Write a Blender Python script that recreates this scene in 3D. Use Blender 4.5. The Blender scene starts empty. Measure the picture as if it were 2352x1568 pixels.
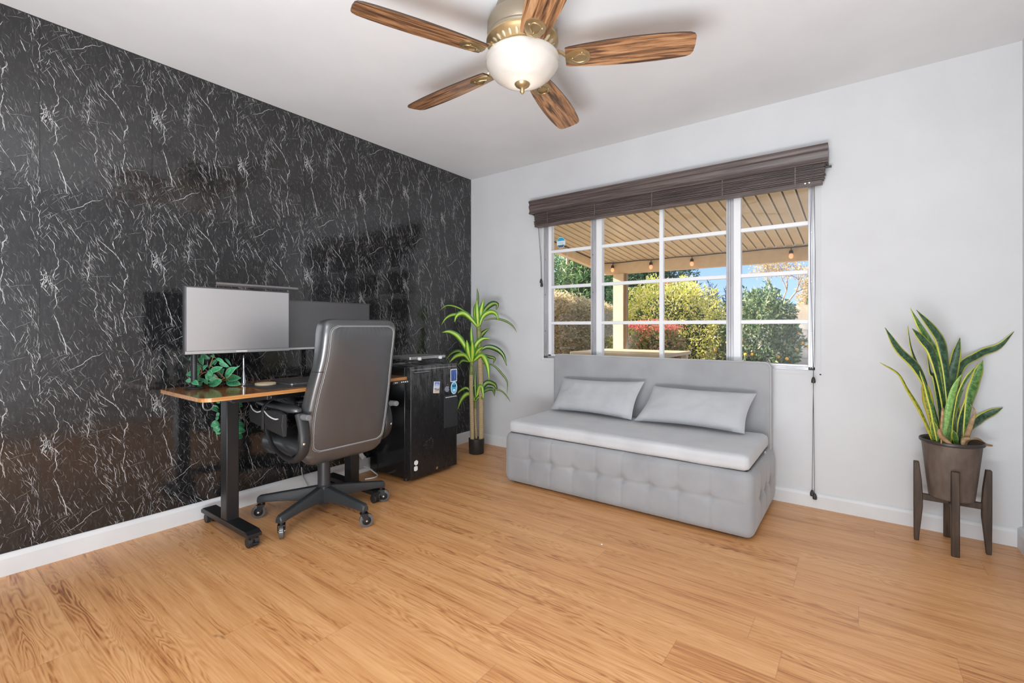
import bpy, math, random
import numpy as np
from mathutils import Vector, Matrix, noise
PI = math.pi
S = bpy.context.scene
COL = S.collection

# ------------------------------------------------------------------ camera
FPX = 1075.0; CX = 1176.0; CY = 751.0
TH = math.atan(806 / 1075)
FW = Vector((-math.sin(TH), math.cos(TH), 0)); RT = Vector((math.cos(TH), math.sin(TH), 0)); UP = Vector((0, 0, 1))
CAM = Vector((2.938, -3.279, 1.061))
cd = bpy.data.cameras.new('camera'); cam = bpy.data.objects.new('camera', cd); COL.objects.link(cam)
cd.sensor_width = 36; cd.lens = FPX / 2352 * 36; cd.clip_start = .05; cd.clip_end = 500
cd.shift_y = -(784 - CY) / 2352
cam.location = CAM
cam.rotation_euler = (PI / 2, 0, TH)
S.camera = cam

# ------------------------------------------------------------------ colour management
S.view_settings.view_transform = 'Standard'; S.view_settings.look = 'None'
S.view_settings.gamma = 1; S.view_settings.exposure = 0.42; S.view_settings.use_curve_mapping = False

# ------------------------------------------------------------------ world, sun, lights
w = bpy.data.worlds.new('sky'); S.world = w; w.use_nodes = True
nt = w.node_tree; nt.nodes.clear()
tc = nt.nodes.new('ShaderNodeTexCoord'); sp = nt.nodes.new('ShaderNodeSeparateXYZ')
rp = nt.nodes.new('ShaderNodeValToRGB'); bg = nt.nodes.new('ShaderNodeBackground'); wo = nt.nodes.new('ShaderNodeOutputWorld')
nt.links.new(tc.outputs['Generated'], sp.inputs[0]); nt.links.new(sp.outputs[2], rp.inputs[0])
rp.color_ramp.elements[0].position = 0.0; rp.color_ramp.elements[0].color = (.50, .70, 1.0, 1)
rp.color_ramp.elements[1].position = .55; rp.color_ramp.elements[1].color = (.16, .34, .80, 1)
e = rp.color_ramp.elements.new(.17); e.color = (.27, .50, .98, 1)
vm = nt.nodes.new('ShaderNodeVectorMath'); vm.operation = 'DOT_PRODUCT'; vm.inputs[1].default_value = (-.80, -.45, .40)
nt.links.new(tc.outputs['Generated'], vm.inputs[0])
hz_ = nt.nodes.new('ShaderNodeValToRGB'); nt.links.new(vm.outputs['Value'], hz_.inputs[0])
hz_.color_ramp.elements[0].position = .0; hz_.color_ramp.elements[0].color = (0, 0, 0, 1)
hz_.color_ramp.elements[1].position = .9; hz_.color_ramp.elements[1].color = (1, .97, .9, 1)
ad = nt.nodes.new('ShaderNodeMix'); ad.data_type = 'RGBA'; ad.blend_type = 'ADD'; ad.clamp_result = False; ad.inputs['Factor'].default_value = 1
sc_ = nt.nodes.new('ShaderNodeVectorMath'); sc_.operation = 'SCALE'; sc_.inputs['Scale'].default_value = 3.0
nt.links.new(hz_.outputs[0], sc_.inputs[0]); nt.links.new(rp.outputs[0], ad.inputs['A']); nt.links.new(sc_.outputs[0], ad.inputs['B'])
nt.links.new(ad.outputs['Result'], bg.inputs[0]); bg.inputs[1].default_value = 1.0
nt.links.new(bg.outputs[0], wo.inputs[0])

def light(name, kind, loc, energy, color=(1, 1, 1), size=None, direction=None, sy=None):
    l = bpy.data.lights.new(name, kind); l.energy = energy; l.color = color
    o = bpy.data.objects.new(name, l); COL.objects.link(o); o.location = loc
    if kind == 'AREA':
        l.size = size
        if sy: l.shape = 'RECTANGLE'; l.size_y = sy
    elif kind == 'SUN': l.angle = size or .01
    else: l.shadow_soft_size = size or .05
    if direction: o.rotation_euler = Vector(direction).to_track_quat('-Z', 'Y').to_euler()
    return o
light('sun', 'SUN', (-5, -5, 8), 10.5, (1, .93, .80), .012, (.84, .34, -.42))
# photographer's bounced flash, behind the camera, aimed at the ceiling
light('bounce_flash', 'AREA', (2.55, -3.72, .22), 74, (.87, .94, 1.0), 1.4, (-.16, .42, 1), .85)
light('added_fill', 'AREA', (3.0, -4.2, 2.1), 25, (.92, .96, 1.0), 1.0, (-.50, 1, -1.0), .9)  # added fill, no known source: brightens the floor and window wall
light('ceiling_lamp_glow', 'POINT', (1.764, -1.639, 2.15), 1.3, (1, .93, .84), .05)

# ------------------------------------------------------------------ pixel helpers (turn a photo pixel into a point of the room)
def ray(px, py): return FW + RT * ((px - CX) / FPX) - UP * ((py - CY) / FPX)
def atD(px, py, D): return CAM + ray(px, py) * D
def onax(px, py, ax, v):
    r = ray(px, py); return CAM + r * ((v - CAM[ax]) / r[ax])
def depth(p): return (Vector(p) - CAM).dot(FW)

# ------------------------------------------------------------------ materials
def mat(name, col=(.8, .8, .8), rough=.5, metal=0, ior=1.5, coat=0, coat_r=.1, spec=None, emit=None, es=1, sheen=0):
    m = bpy.data.materials.new(name); m.use_nodes = True
    b = m.node_tree.nodes['Principled BSDF']
    b.inputs['Base Color'].default_value = (*col, 1); b.inputs['Roughness'].default_value = rough
    b.inputs['Metallic'].default_value = metal; b.inputs['IOR'].default_value = ior
    b.inputs['Coat Weight'].default_value = coat; b.inputs['Coat Roughness'].default_value = coat_r
    if sheen: b.inputs['Sheen Weight'].default_value = sheen
    if spec is not None: b.inputs['Specular IOR Level'].default_value = spec
    if emit: b.inputs['Emission Color'].default_value = (*emit, 1); b.inputs['Emission Strength'].default_value = es
    m['b'] = 1
    return m
def nodes(m): return m.node_tree, m.node_tree.nodes['Principled BSDF']
def N(t, kind, **kw):
    n = t.nodes.new(kind)
    for k, v in kw.items(): setattr(n, k, v)
    return n
def L(t, a, b): t.links.new(a, b)
def math_n(t, op, a, b=None, c=None):
    n = t.nodes.new('ShaderNodeMath'); n.operation = op
    for i, v in enumerate((a, b, c)):
        if v is None: continue
        if isinstance(v, (int, float)): n.inputs[i].default_value = v
        else: t.links.new(v, n.inputs[i])
    return n.outputs[0]
def ramp(t, fac, stops):
    r = t.nodes.new('ShaderNodeValToRGB'); t.links.new(fac, r.inputs[0])
    el = r.color_ramp.elements
    el[0].position = stops[0][0]; el[0].color = (*stops[0][1], 1)
    el[1].position = stops[-1][0]; el[1].color = (*stops[-1][1], 1)
    for p, c in stops[1:-1]:
        x = el.new(p); x.color = (*c, 1)
    return r.outputs[0]
def mapped(t, scale, out='Object'):
    c = N(t, 'ShaderNodeTexCoord'); mp = N(t, 'ShaderNodeMapping'); mp.inputs['Scale'].default_value = scale
    L(t, c.outputs[out], mp.inputs[0]); return mp.outputs[0]
def noise_n(t, vec, scale, detail=3, rough=.5, dist=0):
    n = N(t, 'ShaderNodeTexNoise'); n.inputs['Scale'].default_value = scale; n.inputs['Detail'].default_value = detail
    n.inputs['Roughness'].default_value = rough; n.inputs['Distortion'].default_value = dist
    if vec is not None: L(t, vec, n.inputs['Vector'])
    return n
def bump(m, fac, strength=.3, dist=.01):
    t, b = nodes(m); n = N(t, 'ShaderNodeBump'); n.inputs['Strength'].default_value = strength; n.inputs['Distance'].default_value = dist
    L(t, fac, n.inputs['Height']); L(t, n.outputs[0], b.inputs['Normal']); return n
def noisy(name, c1, c2, scale, rough=.5, detail=4, stretch=(1, 1, 1), lo=.35, hi=.65, bs=0, bd=.004, **kw):
    m = mat(name, c1, rough, **kw); t, b = nodes(m)
    n = noise_n(t, mapped(t, stretch), scale, detail)
    L(t, ramp(t, n.outputs[0], [(lo, c1), (hi, c2)]), b.inputs['Base Color'])
    if bs: bump(m, n.outputs[0], bs, bd)
    return m

M = {}
M['wall'] = noisy('wall_paint', (.655, .66, .67), (.69, .695, .705), 3, .75, bs=.12, bd=.01)
M['ceil'] = noisy('ceiling_paint', (.76, .765, .775), (.80, .805, .815), 2.5, .8, bs=.1, bd=.01)
M['trim'] = noisy('baseboard_paint', (.68, .685, .69), (.73, .735, .74), 5, .45)
M['black'] = mat('black_metal', (.012, .012, .013), .38)
M['black_gloss'] = mat('black_gloss', (.010, .010, .011), .15)
M['plastic'] = mat('black_plastic', (.02, .02, .021), .45)
M['base_metal'] = mat('dark_grey_base', (.034, .037, .040), .36)
M['chrome'] = mat('chrome', (.75, .75, .76), .2, 1)
M['silver'] = mat('brushed_silver', (.72, .72, .73), .35, 1)
M['lgrey'] = mat('light_grey_plastic', (.55, .55, .56), .4)
M['white'] = mat('white_plastic', (.80, .80, .80), .35)
M['winwhite'] = mat('white_window_paint', (.86, .87, .88), .35)
M['alu'] = noisy('aluminium_channel', (.42, .42, .44), (.56, .56, .58), 14, .38, stretch=(1, 1, .2), metal=.5)
M['soil'] = noisy('soil', (.03, .022, .016), (.09, .06, .04), 60, .95, bs=.6)
M['mat_pad'] = mat('desk_mat', (.035, .036, .04), .5)

def wallpaper():
    m = mat('glossy_black_marble_paper', (.006, .006, .007), .08, ior=1.66); t, b = nodes(m)
    v = mapped(t, (1, 1, 1))
    n1 = noise_n(t, v, 55, 2, .5); n2 = noise_n(t, v, 7, 2, .5)
    h = math_n(t, 'ADD', math_n(t, 'MULTIPLY', n1.outputs[0], .35), n2.outputs[0])
    bump(m, h, .10, .012)
    # faint grey clouding and specks of the print
    n3 = noise_n(t, mapped(t, (1, 9, 2.4)), 9, 6, .75)
    L(t, ramp(t, n3.outputs[0], [(.45, (.010, .010, .011)), (.66, (.030, .030, .031)), (.75, (.075, .075, .077))]), b.inputs['Base Color'])
    return m
M['paper'] = wallpaper()
def vein(name, c):
    m = mat(name, (c, c, c), .09, ior=1.7); t, b = nodes(m)
    n1 = noise_n(t, mapped(t, (1, 1, 1)), 55, 2, .5); bump(m, n1.outputs[0], .06, .006)
    return m
M['vein1'] = vein('marble_vein_bright', .44); M['vein2'] = vein('marble_vein_mid', .22); M['vein3'] = vein('marble_vein_faint', .13)
M['seam'] = mat('paper_seam', (.004, .004, .004), .4)

def floor_mat():
    m = mat('oak_plank_floor', (.5, .25, .1), .33, ior=1.6); t, b = nodes(m)
    c = N(t, 'ShaderNodeTexCoord'); s = N(t, 'ShaderNodeSeparateXYZ'); L(t, c.outputs['Object'], s.inputs[0])
    X, Y = s.outputs[0], s.outputs[1]
    W = .152; LN = 1.22
    yr = math_n(t, 'DIVIDE', Y, W); row = math_n(t, 'FLOOR', yr); fy = math_n(t, 'FRACT', yr)
    wn = N(t, 'ShaderNodeTexWhiteNoise', noise_dimensions='1D'); L(t, row, wn.inputs['W'])
    xs = math_n(t, 'ADD', math_n(t, 'DIVIDE', X, LN), math_n(t, 'MULTIPLY', wn.outputs[0], 7.3))
    col = math_n(t, 'FLOOR', xs); fx = math_n(t, 'FRACT', xs)
    cb = N(t, 'ShaderNodeCombineXYZ'); L(t, row, cb.inputs[0]); L(t, col, cb.inputs[1])
    wn2 = N(t, 'ShaderNodeTexWhiteNoise', noise_dimensions='2D'); L(t, cb.outputs[0], wn2.inputs['Vector'])
    rnd = wn2.outputs[0]
    # grain field: coordinates shifted per plank
    g = N(t, 'ShaderNodeCombineXYZ'); L(t, math_n(t, 'MULTIPLY', X, .75), g.inputs[0]); L(t, math_n(t, 'MULTIPLY', Y, 5.5), g.inputs[1]); L(t, math_n(t, 'MULTIPLY', rnd, 37), g.inputs[2])
    big = noise_n(t, g.outputs[0], 2.1, 2.2, .45, .25)
    ringv = math_n(t, 'MULTIPLY', big.outputs[0], 150.0)
    wig = noise_n(t, g.outputs[0], 14, 2, .5)
    ring = math_n(t, 'SINE', math_n(t, 'ADD', ringv, math_n(t, 'MULTIPLY', wig.outputs[0], 3.0)))
    mask = math_n(t, 'MINIMUM', math_n(t, 'MAXIMUM', math_n(t, 'MULTIPLY', math_n(t, 'SUBTRACT', noise_n(t, g.outputs[0], 1.3, 1).outputs[0], .42), 5), .12), 1)
    g2 = N(t, 'ShaderNodeCombineXYZ'); L(t, math_n(t, 'MULTIPLY', X, 2.2), g2.inputs[0]); L(t, math_n(t, 'MULTIPLY', Y, 70), g2.inputs[1]); L(t, math_n(t, 'MULTIPLY', rnd, 91), g2.inputs[2])
    fine = noise_n(t, g2.outputs[0], 1.6, 5, .65)
    g3 = N(t, 'ShaderNodeCombineXYZ'); L(t, math_n(t, 'MULTIPLY', X, .9), g3.inputs[0]); L(t, math_n(t, 'MULTIPLY', Y, 11), g3.inputs[1]); L(t, math_n(t, 'MULTIPLY', rnd, 53), g3.inputs[2])
    broad = noise_n(t, g3.outputs[0], 1.5, 3, .55)
    v = math_n(t, 'ADD', math_n(t, 'MULTIPLY', fine.outputs[0], .62), math_n(t, 'MULTIPLY', broad.outputs[0], .50))
    v = math_n(t, 'ADD', v, math_n(t, 'MULTIPLY', math_n(t, 'MULTIPLY', ring, mask), .082))
    v = math_n(t, 'ADD', v, math_n(t, 'MULTIPLY', math_n(t, 'SUBTRACT', rnd, .5), .05))
    colr = ramp(t, v, [(.30, (.20, .070, .022)), (.41, (.45, .18, .060)), (.50, (.64, .30, .112)), (.70, (.79, .425, .185))])
    # knots
    kn = N(t, 'ShaderNodeTexVoronoi'); kv = N(t, 'ShaderNodeCombineXYZ'); L(t, math_n(t, 'MULTIPLY', X, 1.0), kv.inputs[0]); L(t, math_n(t, 'MULTIPLY', Y, 3.2), kv.inputs[1]); L(t, math_n(t, 'MULTIPLY', rnd, 5), kv.inputs[2])
    wv_ = N(t, 'ShaderNodeVectorMath', operation='ADD'); nk = noise_n(t, g.outputs[0], 9, 2); sk = N(t, 'ShaderNodeVectorMath', operation='SCALE'); sk.inputs['Scale'].default_value = .16; L(t, nk.outputs['Color'], sk.inputs[0]); L(t, kv.outputs[0], wv_.inputs[0]); L(t, sk.outputs[0], wv_.inputs[1]); L(t, wv_.outputs[0], kn.inputs['Vector']); kn.inputs['Scale'].default_value = 1.7
    kf = ramp(t, kn.outputs['Distance'], [(.01, (1, 1, 1)), (.055, (0, 0, 0))])
    mx = N(t, 'ShaderNodeMix', data_type='RGBA'); L(t, math_n(t, 'MULTIPLY', kf, .65), mx.inputs['Factor']); L(t, colr, mx.inputs['A']); mx.inputs['B'].default_value = (.13, .045, .018, 1)
    # seams
    e1 = math_n(t, 'MINIMUM', fy, math_n(t, 'SUBTRACT', 1, fy)); e2 = math_n(t, 'MINIMUM', fx, math_n(t, 'SUBTRACT', 1, fx))
    s1 = math_n(t, 'LESS_THAN', e1, .005); s2 = math_n(t, 'LESS_THAN', e2, .0009)
    se = math_n(t, 'MAXIMUM', s1, s2)
    mx2 = N(t, 'ShaderNodeMix', data_type='RGBA'); L(t, math_n(t, 'MULTIPLY', se, .26), mx2.inputs['Factor']); L(t, mx.outputs['Result'], mx2.inputs['A']); mx2.inputs['B'].default_value = (.12, .05, .02, 1)
    L(t, mx2.outputs['Result'], b.inputs['Base Color'])
    rr = math_n(t, 'ADD', .30, math_n(t, 'MULTIPLY', fine.outputs[0], .16)); L(t, rr, b.inputs['Roughness'])
    bump(m, math_n(t, 'SUBTRACT', fine.outputs[0], math_n(t, 'MULTIPLY', se, .6)), .12, .003)
    return m
M['floor'] = floor_mat()
def wood(name, c1, c2, axis_scale=(2, 30, 30), scale=2, rough=.35, lo=.38, hi=.62, coat=0):
    m = mat(name, c1, rough, coat=coat); t, b = nodes(m)
    n = noise_n(t, mapped(t, axis_scale), scale, 6, .6, .6)
    L(t, ramp(t, n.outputs[0], [(lo, c1), (hi, c2)]), b.inputs['Base Color']); return m
M['desk'] = wood('rustic_desk_top', (.16, .060, .020), (.36, .155, .052), (30, 2.5, 30), 1.4, .16, coat=.3)
M['desk_edge'] = wood('desk_edge', (.36, .15, .045), (.52, .25, .085), (30, 3, 60), 1.5, .3)
M['stand'] = wood('walnut_stand', (.030, .016, .008), (.072, .041, .021), (30, 30, 3), 1.5, .5)
M['pot'] = noisy('brown_pot', (.110, .080, .062), (.155, .117, .094), 40, .55, stretch=(1, 1, .35), bs=.3, bd=.002)
M['blind'] = wood('brown_blind', (.060, .044, .042), (.155, .118, .108), (1.5, 40, 60), 2, .42)
def fabric(name, c1, c2, sh=.35):
    m = noisy(name, c1, c2, 5, .9, sheen=sh); t, b = nodes(m)
    n = noise_n(t, mapped(t, (1, 1, 1)), 700, 2); bump(m, n.outputs[0], .15, .001); return m
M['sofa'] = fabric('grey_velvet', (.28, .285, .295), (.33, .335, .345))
M['sofa_top'] = fabric('grey_velvet_seat', (.50, .505, .52), (.56, .565, .58))  # light falling on the seat top put into a paler copy of the velvet
M['pillow'] = fabric('grey_velvet_pillow', (.42, .425, .44), (.48, .485, .50))
def leather():
    m = mat('black_leather', (.046, .048, .051), .32, ior=1.95); t, b = nodes(m)
    n = N(t, 'ShaderNodeTexVoronoi'); n.inputs['Scale'].default_value = 380; L(t, mapped(t, (1, 1, 1)), n.inputs['Vector'])
    bump(m, n.outputs['Distance'], .10, .001); return m
M['leather'] = leather()
M['piping'] = mat('pale_piping', (.30, .30, .30), .4)
M['screen'] = mat('painted_sheen_screen', (.72, .72, .73), .38, metal=.95)  # black screen; its bright room reflection is put into a pale base colour
M['screen2'] = mat('painted_sheen_screen_dim', (.20, .20, .205), .34, metal=.9)  # same kind of screen, weaker reflection put into a darker base colour
M['brass'] = noisy('antique_brass', (.38, .27, .13), (.55, .42, .24), 9, .34, metal=.75)
M['bronze'] = mat('brushed_bronze', (.33, .28, .21), .38, metal=.7)
M['blade'] = wood('fan_blade_wood', (.09, .045, .022), (.42, .215, .10), (3, 3, 3), 1, .35)
def blade_mat():
    m = mat('fan_blade_wood', (.3, .15, .07), .32); t, b = nodes(m)
    c = N(t, 'ShaderNodeTexCoord'); mp = N(t, 'ShaderNodeMapping'); mp.inputs['Scale'].default_value = (1.6, 16, 1); L(t, c.outputs['UV'], mp.inputs[0])
    n = noise_n(t, mp.outputs[0], 1.8, 7, .62, .9)
    L(t, ramp(t, n.outputs[0], [(.36, (.055, .032, .022)), (.47, (.22, .105, .05)), (.56, (.42, .21, .095)), (.70, (.56, .33, .17))]), b.inputs['Base Color']); return m
M['blade'] = blade_mat()
def bowl_mat():
    m = bpy.data.materials.new('frosted_glass_bowl'); m.use_nodes = True; t = m.node_tree; t.nodes.clear()
    o = N(t, 'ShaderNodeOutputMaterial'); d = N(t, 'ShaderNodeBsdfDiffuse'); tr = N(t, 'ShaderNodeBsdfTranslucent'); gl = N(t, 'ShaderNodeBsdfGlossy'); ts = N(t, 'ShaderNodeBsdfTransparent')
    for n in (d, tr): n.inputs[0].default_value = (.90, .87, .84, 1)
    gl.inputs['Roughness'].default_value = .25
    a = N(t, 'ShaderNodeMixShader'); a.inputs[0].default_value = .5; L(t, d.outputs[0], a.inputs[1]); L(t, tr.outputs[0], a.inputs[2])
    b2 = N(t, 'ShaderNodeMixShader'); b2.inputs[0].default_value = .16; L(t, a.outputs[0], b2.inputs[1]); L(t, ts.outputs[0], b2.inputs[2])
    f = N(t, 'ShaderNodeFresnel'); b3 = N(t, 'ShaderNodeMixShader'); L(t, f.outputs[0], b3.inputs[0]); L(t, b2.outputs[0], b3.inputs[1]); L(t, gl.outputs[0], b3.inputs[2])
    L(t, b3.outputs[0], o.inputs[0]); return m
M['bowl'] = bowl_mat()
M['bulb'] = mat('lamp_bulb', (1, 1, 1), .5, emit=(1, .93, .80), es=6)
def glass_mat():
    m = bpy.data.materials.new('window_glass'); m.use_nodes = True; t = m.node_tree; t.nodes.clear()
    o = N(t, 'ShaderNodeOutputMaterial'); ts = N(t, 'ShaderNodeBsdfTransparent'); gl = N(t, 'ShaderNodeBsdfGlossy'); gl.inputs['Roughness'].default_value = .0
    f = N(t, 'ShaderNodeFresnel'); f.inputs[0].default_value = 1.45; x = N(t, 'ShaderNodeMixShader')
    L(t, f.outputs[0], x.inputs[0]); L(t, ts.outputs[0], x.inputs[1]); L(t, gl.outputs[0], x.inputs[2]); L(t, x.outputs[0], o.inputs[0]); return m
M['glass'] = glass_mat()
def stripe_leaf(name, edge, mid, line, rough=.35):
    """leaf with a paler band down its middle, from the u coordinate"""
    m = mat(name, edge, rough); t, b = nodes(m)
    c = N(t, 'ShaderNodeTexCoord'); s = N(t, 'ShaderNodeSeparateXYZ'); L(t, c.outputs['UV'], s.inputs[0])
    mp = N(t, 'ShaderNodeMapping'); mp.inputs['Scale'].default_value = (14, .8, 1); L(t, c.outputs['UV'], mp.inputs[0])
    n = noise_n(t, mp.outputs[0], 1, 2)
    a = math_n(t, 'ABSOLUTE', math_n(t, 'SUBTRACT', s.outputs[0], .5))
    a = math_n(t, 'ADD', a, math_n(t, 'MULTIPLY', math_n(t, 'SUBTRACT', n.outputs[0], .5), .22))
    L(t, ramp(t, a, [(.0, mid), (.06, line), (.12, line), (.17, mid), (.27, edge), (.45, edge)]), b.inputs['Base Color'])
    b.inputs['Subsurface Weight'].default_value = 0
    return m
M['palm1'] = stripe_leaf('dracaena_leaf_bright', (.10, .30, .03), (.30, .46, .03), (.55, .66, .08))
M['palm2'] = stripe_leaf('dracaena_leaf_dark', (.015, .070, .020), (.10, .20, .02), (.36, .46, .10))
def snake(name, c1, c2, margin, w_=.36):
    m = mat(name, c1, .4); t, b = nodes(m)
    c = N(t, 'ShaderNodeTexCoord'); s = N(t, 'ShaderNodeSeparateXYZ'); L(t, c.outputs['UV'], s.inputs[0])
    mp = N(t, 'ShaderNodeMapping'); mp.inputs['Scale'].default_value = (2.2, 26, 1); L(t, c.outputs['UV'], mp.inputs[0])
    n = noise_n(t, mp.outputs[0], 1, 3, .6, .8)
    body = ramp(t, n.outputs[0], [(.42, c1), (.56, c2)])
    a = math_n(t, 'ABSOLUTE', math_n(t, 'SUBTRACT', s.outputs[0], .5))
    mk = math_n(t, 'GREATER_THAN', a, w_)
    x = N(t, 'ShaderNodeMix', data_type='RGBA'); L(t, mk, x.inputs['Factor']); L(t, body, x.inputs['A']); x.inputs['B'].default_value = (*margin, 1)
    L(t, x.outputs['Result'], b.inputs['Base Color']); return m
M['snake1'] = snake('snake_leaf_dark', (.020, .055, .030), (.060, .130, .060), (.58, .58, .08), .37)
M['snake2'] = snake('snake_leaf_green', (.050, .150, .035), (.160, .300, .080), (.66, .64, .10), .36)
M['snake3'] = snake('snake_leaf_yellow', (.16, .20, .020), (.42, .42, .05), (.55, .50, .06), .30)
M['snake4'] = snake('snake_leaf_bright', (.18, .38, .08), (.32, .55, .16), (.40, .60, .14), .44)
M['dry'] = noisy('dry_leaf', (.28, .16, .07), (.50, .34, .19), 40, .8)
M['pothos'] = snake('ivy_leaf', (.025, .20, .075), (.09, .40, .19), (.25, .58, .36), .43)
M['trunk'] = None
def trunk_mat():
    m = mat('wrapped_trunk', (.4, .3, .16), .8); t, b = nodes(m)
    wv = N(t, 'ShaderNodeTexWave'); wv.bands_direction = 'Z'; wv.inputs['Scale'].default_value = 38; wv.inputs['Distortion'].default_value = 2; wv.inputs['Detail'].default_value = 2
    L(t, mapped(t, (1, 1, 1)), wv.inputs['Vector'])
    L(t, ramp(t, wv.outputs['Fac'], [(.1, (.30, .205, .10)), (.6, (.52, .40, .23))]), b.inputs['Base Color']); bump(m, wv.outputs['Fac'], .5, .003); return m
M['trunk'] = trunk_mat()
M['stem_green'] = noisy('green_stem', (.10, .17, .03), (.26, .26, .08), 20, .5)
M['twig'] = mat('orange_twig', (.42, .15, .04), .6)
# outdoors
M['stucco'] = noisy('cream_stucco', (.72, .55, .34), (.78, .60, .39), 12, .9, bs=.2)
M['patio_roof'] = noisy('tan_roof_pan', (.66, .50, .31), (.74, .57, .37), 4, .38)
M['patio_groove'] = mat('roof_groove', (.16, .115, .07), .6)
M['patio_lip'] = mat('roof_lip', (.74, .62, .44), .4)
M['concrete'] = noisy('patio_concrete', (.52, .47, .40), (.60, .55, .47), 6, .9)
M['gravel'] = noisy('gravel_ground', (.28, .22, .16), (.44, .36, .27), 40, .95)
M['tabletop'] = noisy('patio_table_top', (.55, .45, .28), (.62, .52, .34), 5, .5)
def block_mat():
    m = mat('grey_block_wall', (.3, .3, .3), .9); t, b = nodes(m)
    c = N(t, 'ShaderNodeTexCoord'); mp = N(t, 'ShaderNodeMapping'); mp.inputs['Rotation'].default_value = (PI / 2, 0, 0); L(t, c.outputs['Object'], mp.inputs[0])
    br = N(t, 'ShaderNodeTexBrick'); L(t, mp.outputs[0], br.inputs[0]); br.inputs['Scale'].default_value = 1; br.inputs['Brick Width'].default_value = .4; br.inputs['Row Height'].default_value = .2
    br.inputs['Mortar Size'].default_value = .008; br.inputs['Color1'].default_value = (.36, .33, .30, 1); br.inputs['Color2'].default_value = (.42, .39, .35, 1); br.inputs['Mortar'].default_value = (.25, .23, .21, 1)
    L(t, br.outputs[0], b.inputs['Base Color']); return m
M['block'] = block_mat()
def foliage(name, stops, rough=.5, trans=.4):
    m = mat(name, stops[0][1], rough); t, b = nodes(m)
    g = N(t, 'ShaderNodeNewGeometry'); c = ramp(t, g.outputs['Random Per Island'], stops); L(t, c, b.inputs['Base Color'])
    tr = N(t, 'ShaderNodeBsdfTranslucent'); L(t, c, tr.inputs[0]); x = N(t, 'ShaderNodeMixShader'); x.inputs[0].default_value = trans
    L(t, b.outputs[0], x.inputs[1]); L(t, tr.outputs[0], x.inputs[2]); L(t, x.outputs[0], t.nodes['Material Output'].inputs[0]); return m
M['f_oleander'] = foliage('oleander_leaves', [(0, (.06, .14, .05)), (.5, (.13, .26, .08)), (.8, (.34, .46, .17)), (1, (.70, .76, .48))])
M['f_hedge'] = foliage('hedge_leaves', [(0, (.36, .33, .13)), (.4, (.62, .49, .27)), (.75, (.78, .60, .37)), (1, (.90, .78, .45))], trans=.6)
M['f_yellow'] = foliage('yellow_green_leaves', [(0, (.30, .38, .04)), (.35, (.62, .62, .09)), (.7, (.90, .76, .24)), (1, (.98, .82, .55))])
M['f_flower'] = foliage('red_flowers', [(0, (.55, .05, .05)), (.5, (.80, .16, .14)), (1, (.85, .40, .36))])
M['f_redbush'] = foliage('red_tipped_leaves', [(0, (.07, .15, .03)), (.4, (.22, .30, .08)), (.7, (.55, .36, .18)), (1, (.72, .24, .16))])
M['f_dark'] = foliage('dark_leaves', [(0, (.045, .10, .055)), (.6, (.09, .17, .08)), (1, (.20, .28, .14))])
M['f_cypress'] = foliage('blue_grey_leaves', [(0, (.05, .075, .085)), (1, (.13, .16, .17))])
M['f_citrus'] = foliage('citrus_leaves', [(0, (.05, .11, .05)), (.5, (.12, .20, .08)), (.85, (.28, .36, .15)), (1, (.65, .62, .42))])
M['f_tan'] = foliage('tan_leaves', [(0, (.36, .27, .13)), (1, (.62, .46, .26))])
M['orange'] = mat('orange_fruit', (.80, .40, .03), .5)
M['bark'] = noisy('bark', (.20, .15, .10), (.36, .28, .20), 20, .9)
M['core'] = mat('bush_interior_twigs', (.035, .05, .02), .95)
M['filament'] = mat('bulb_glass_warm', (.9, .6, .4), .2, emit=(1, .45, .18), es=.5)
M['cable_black'] = mat('black_cable', (.03, .03, .028), .6)

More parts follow.
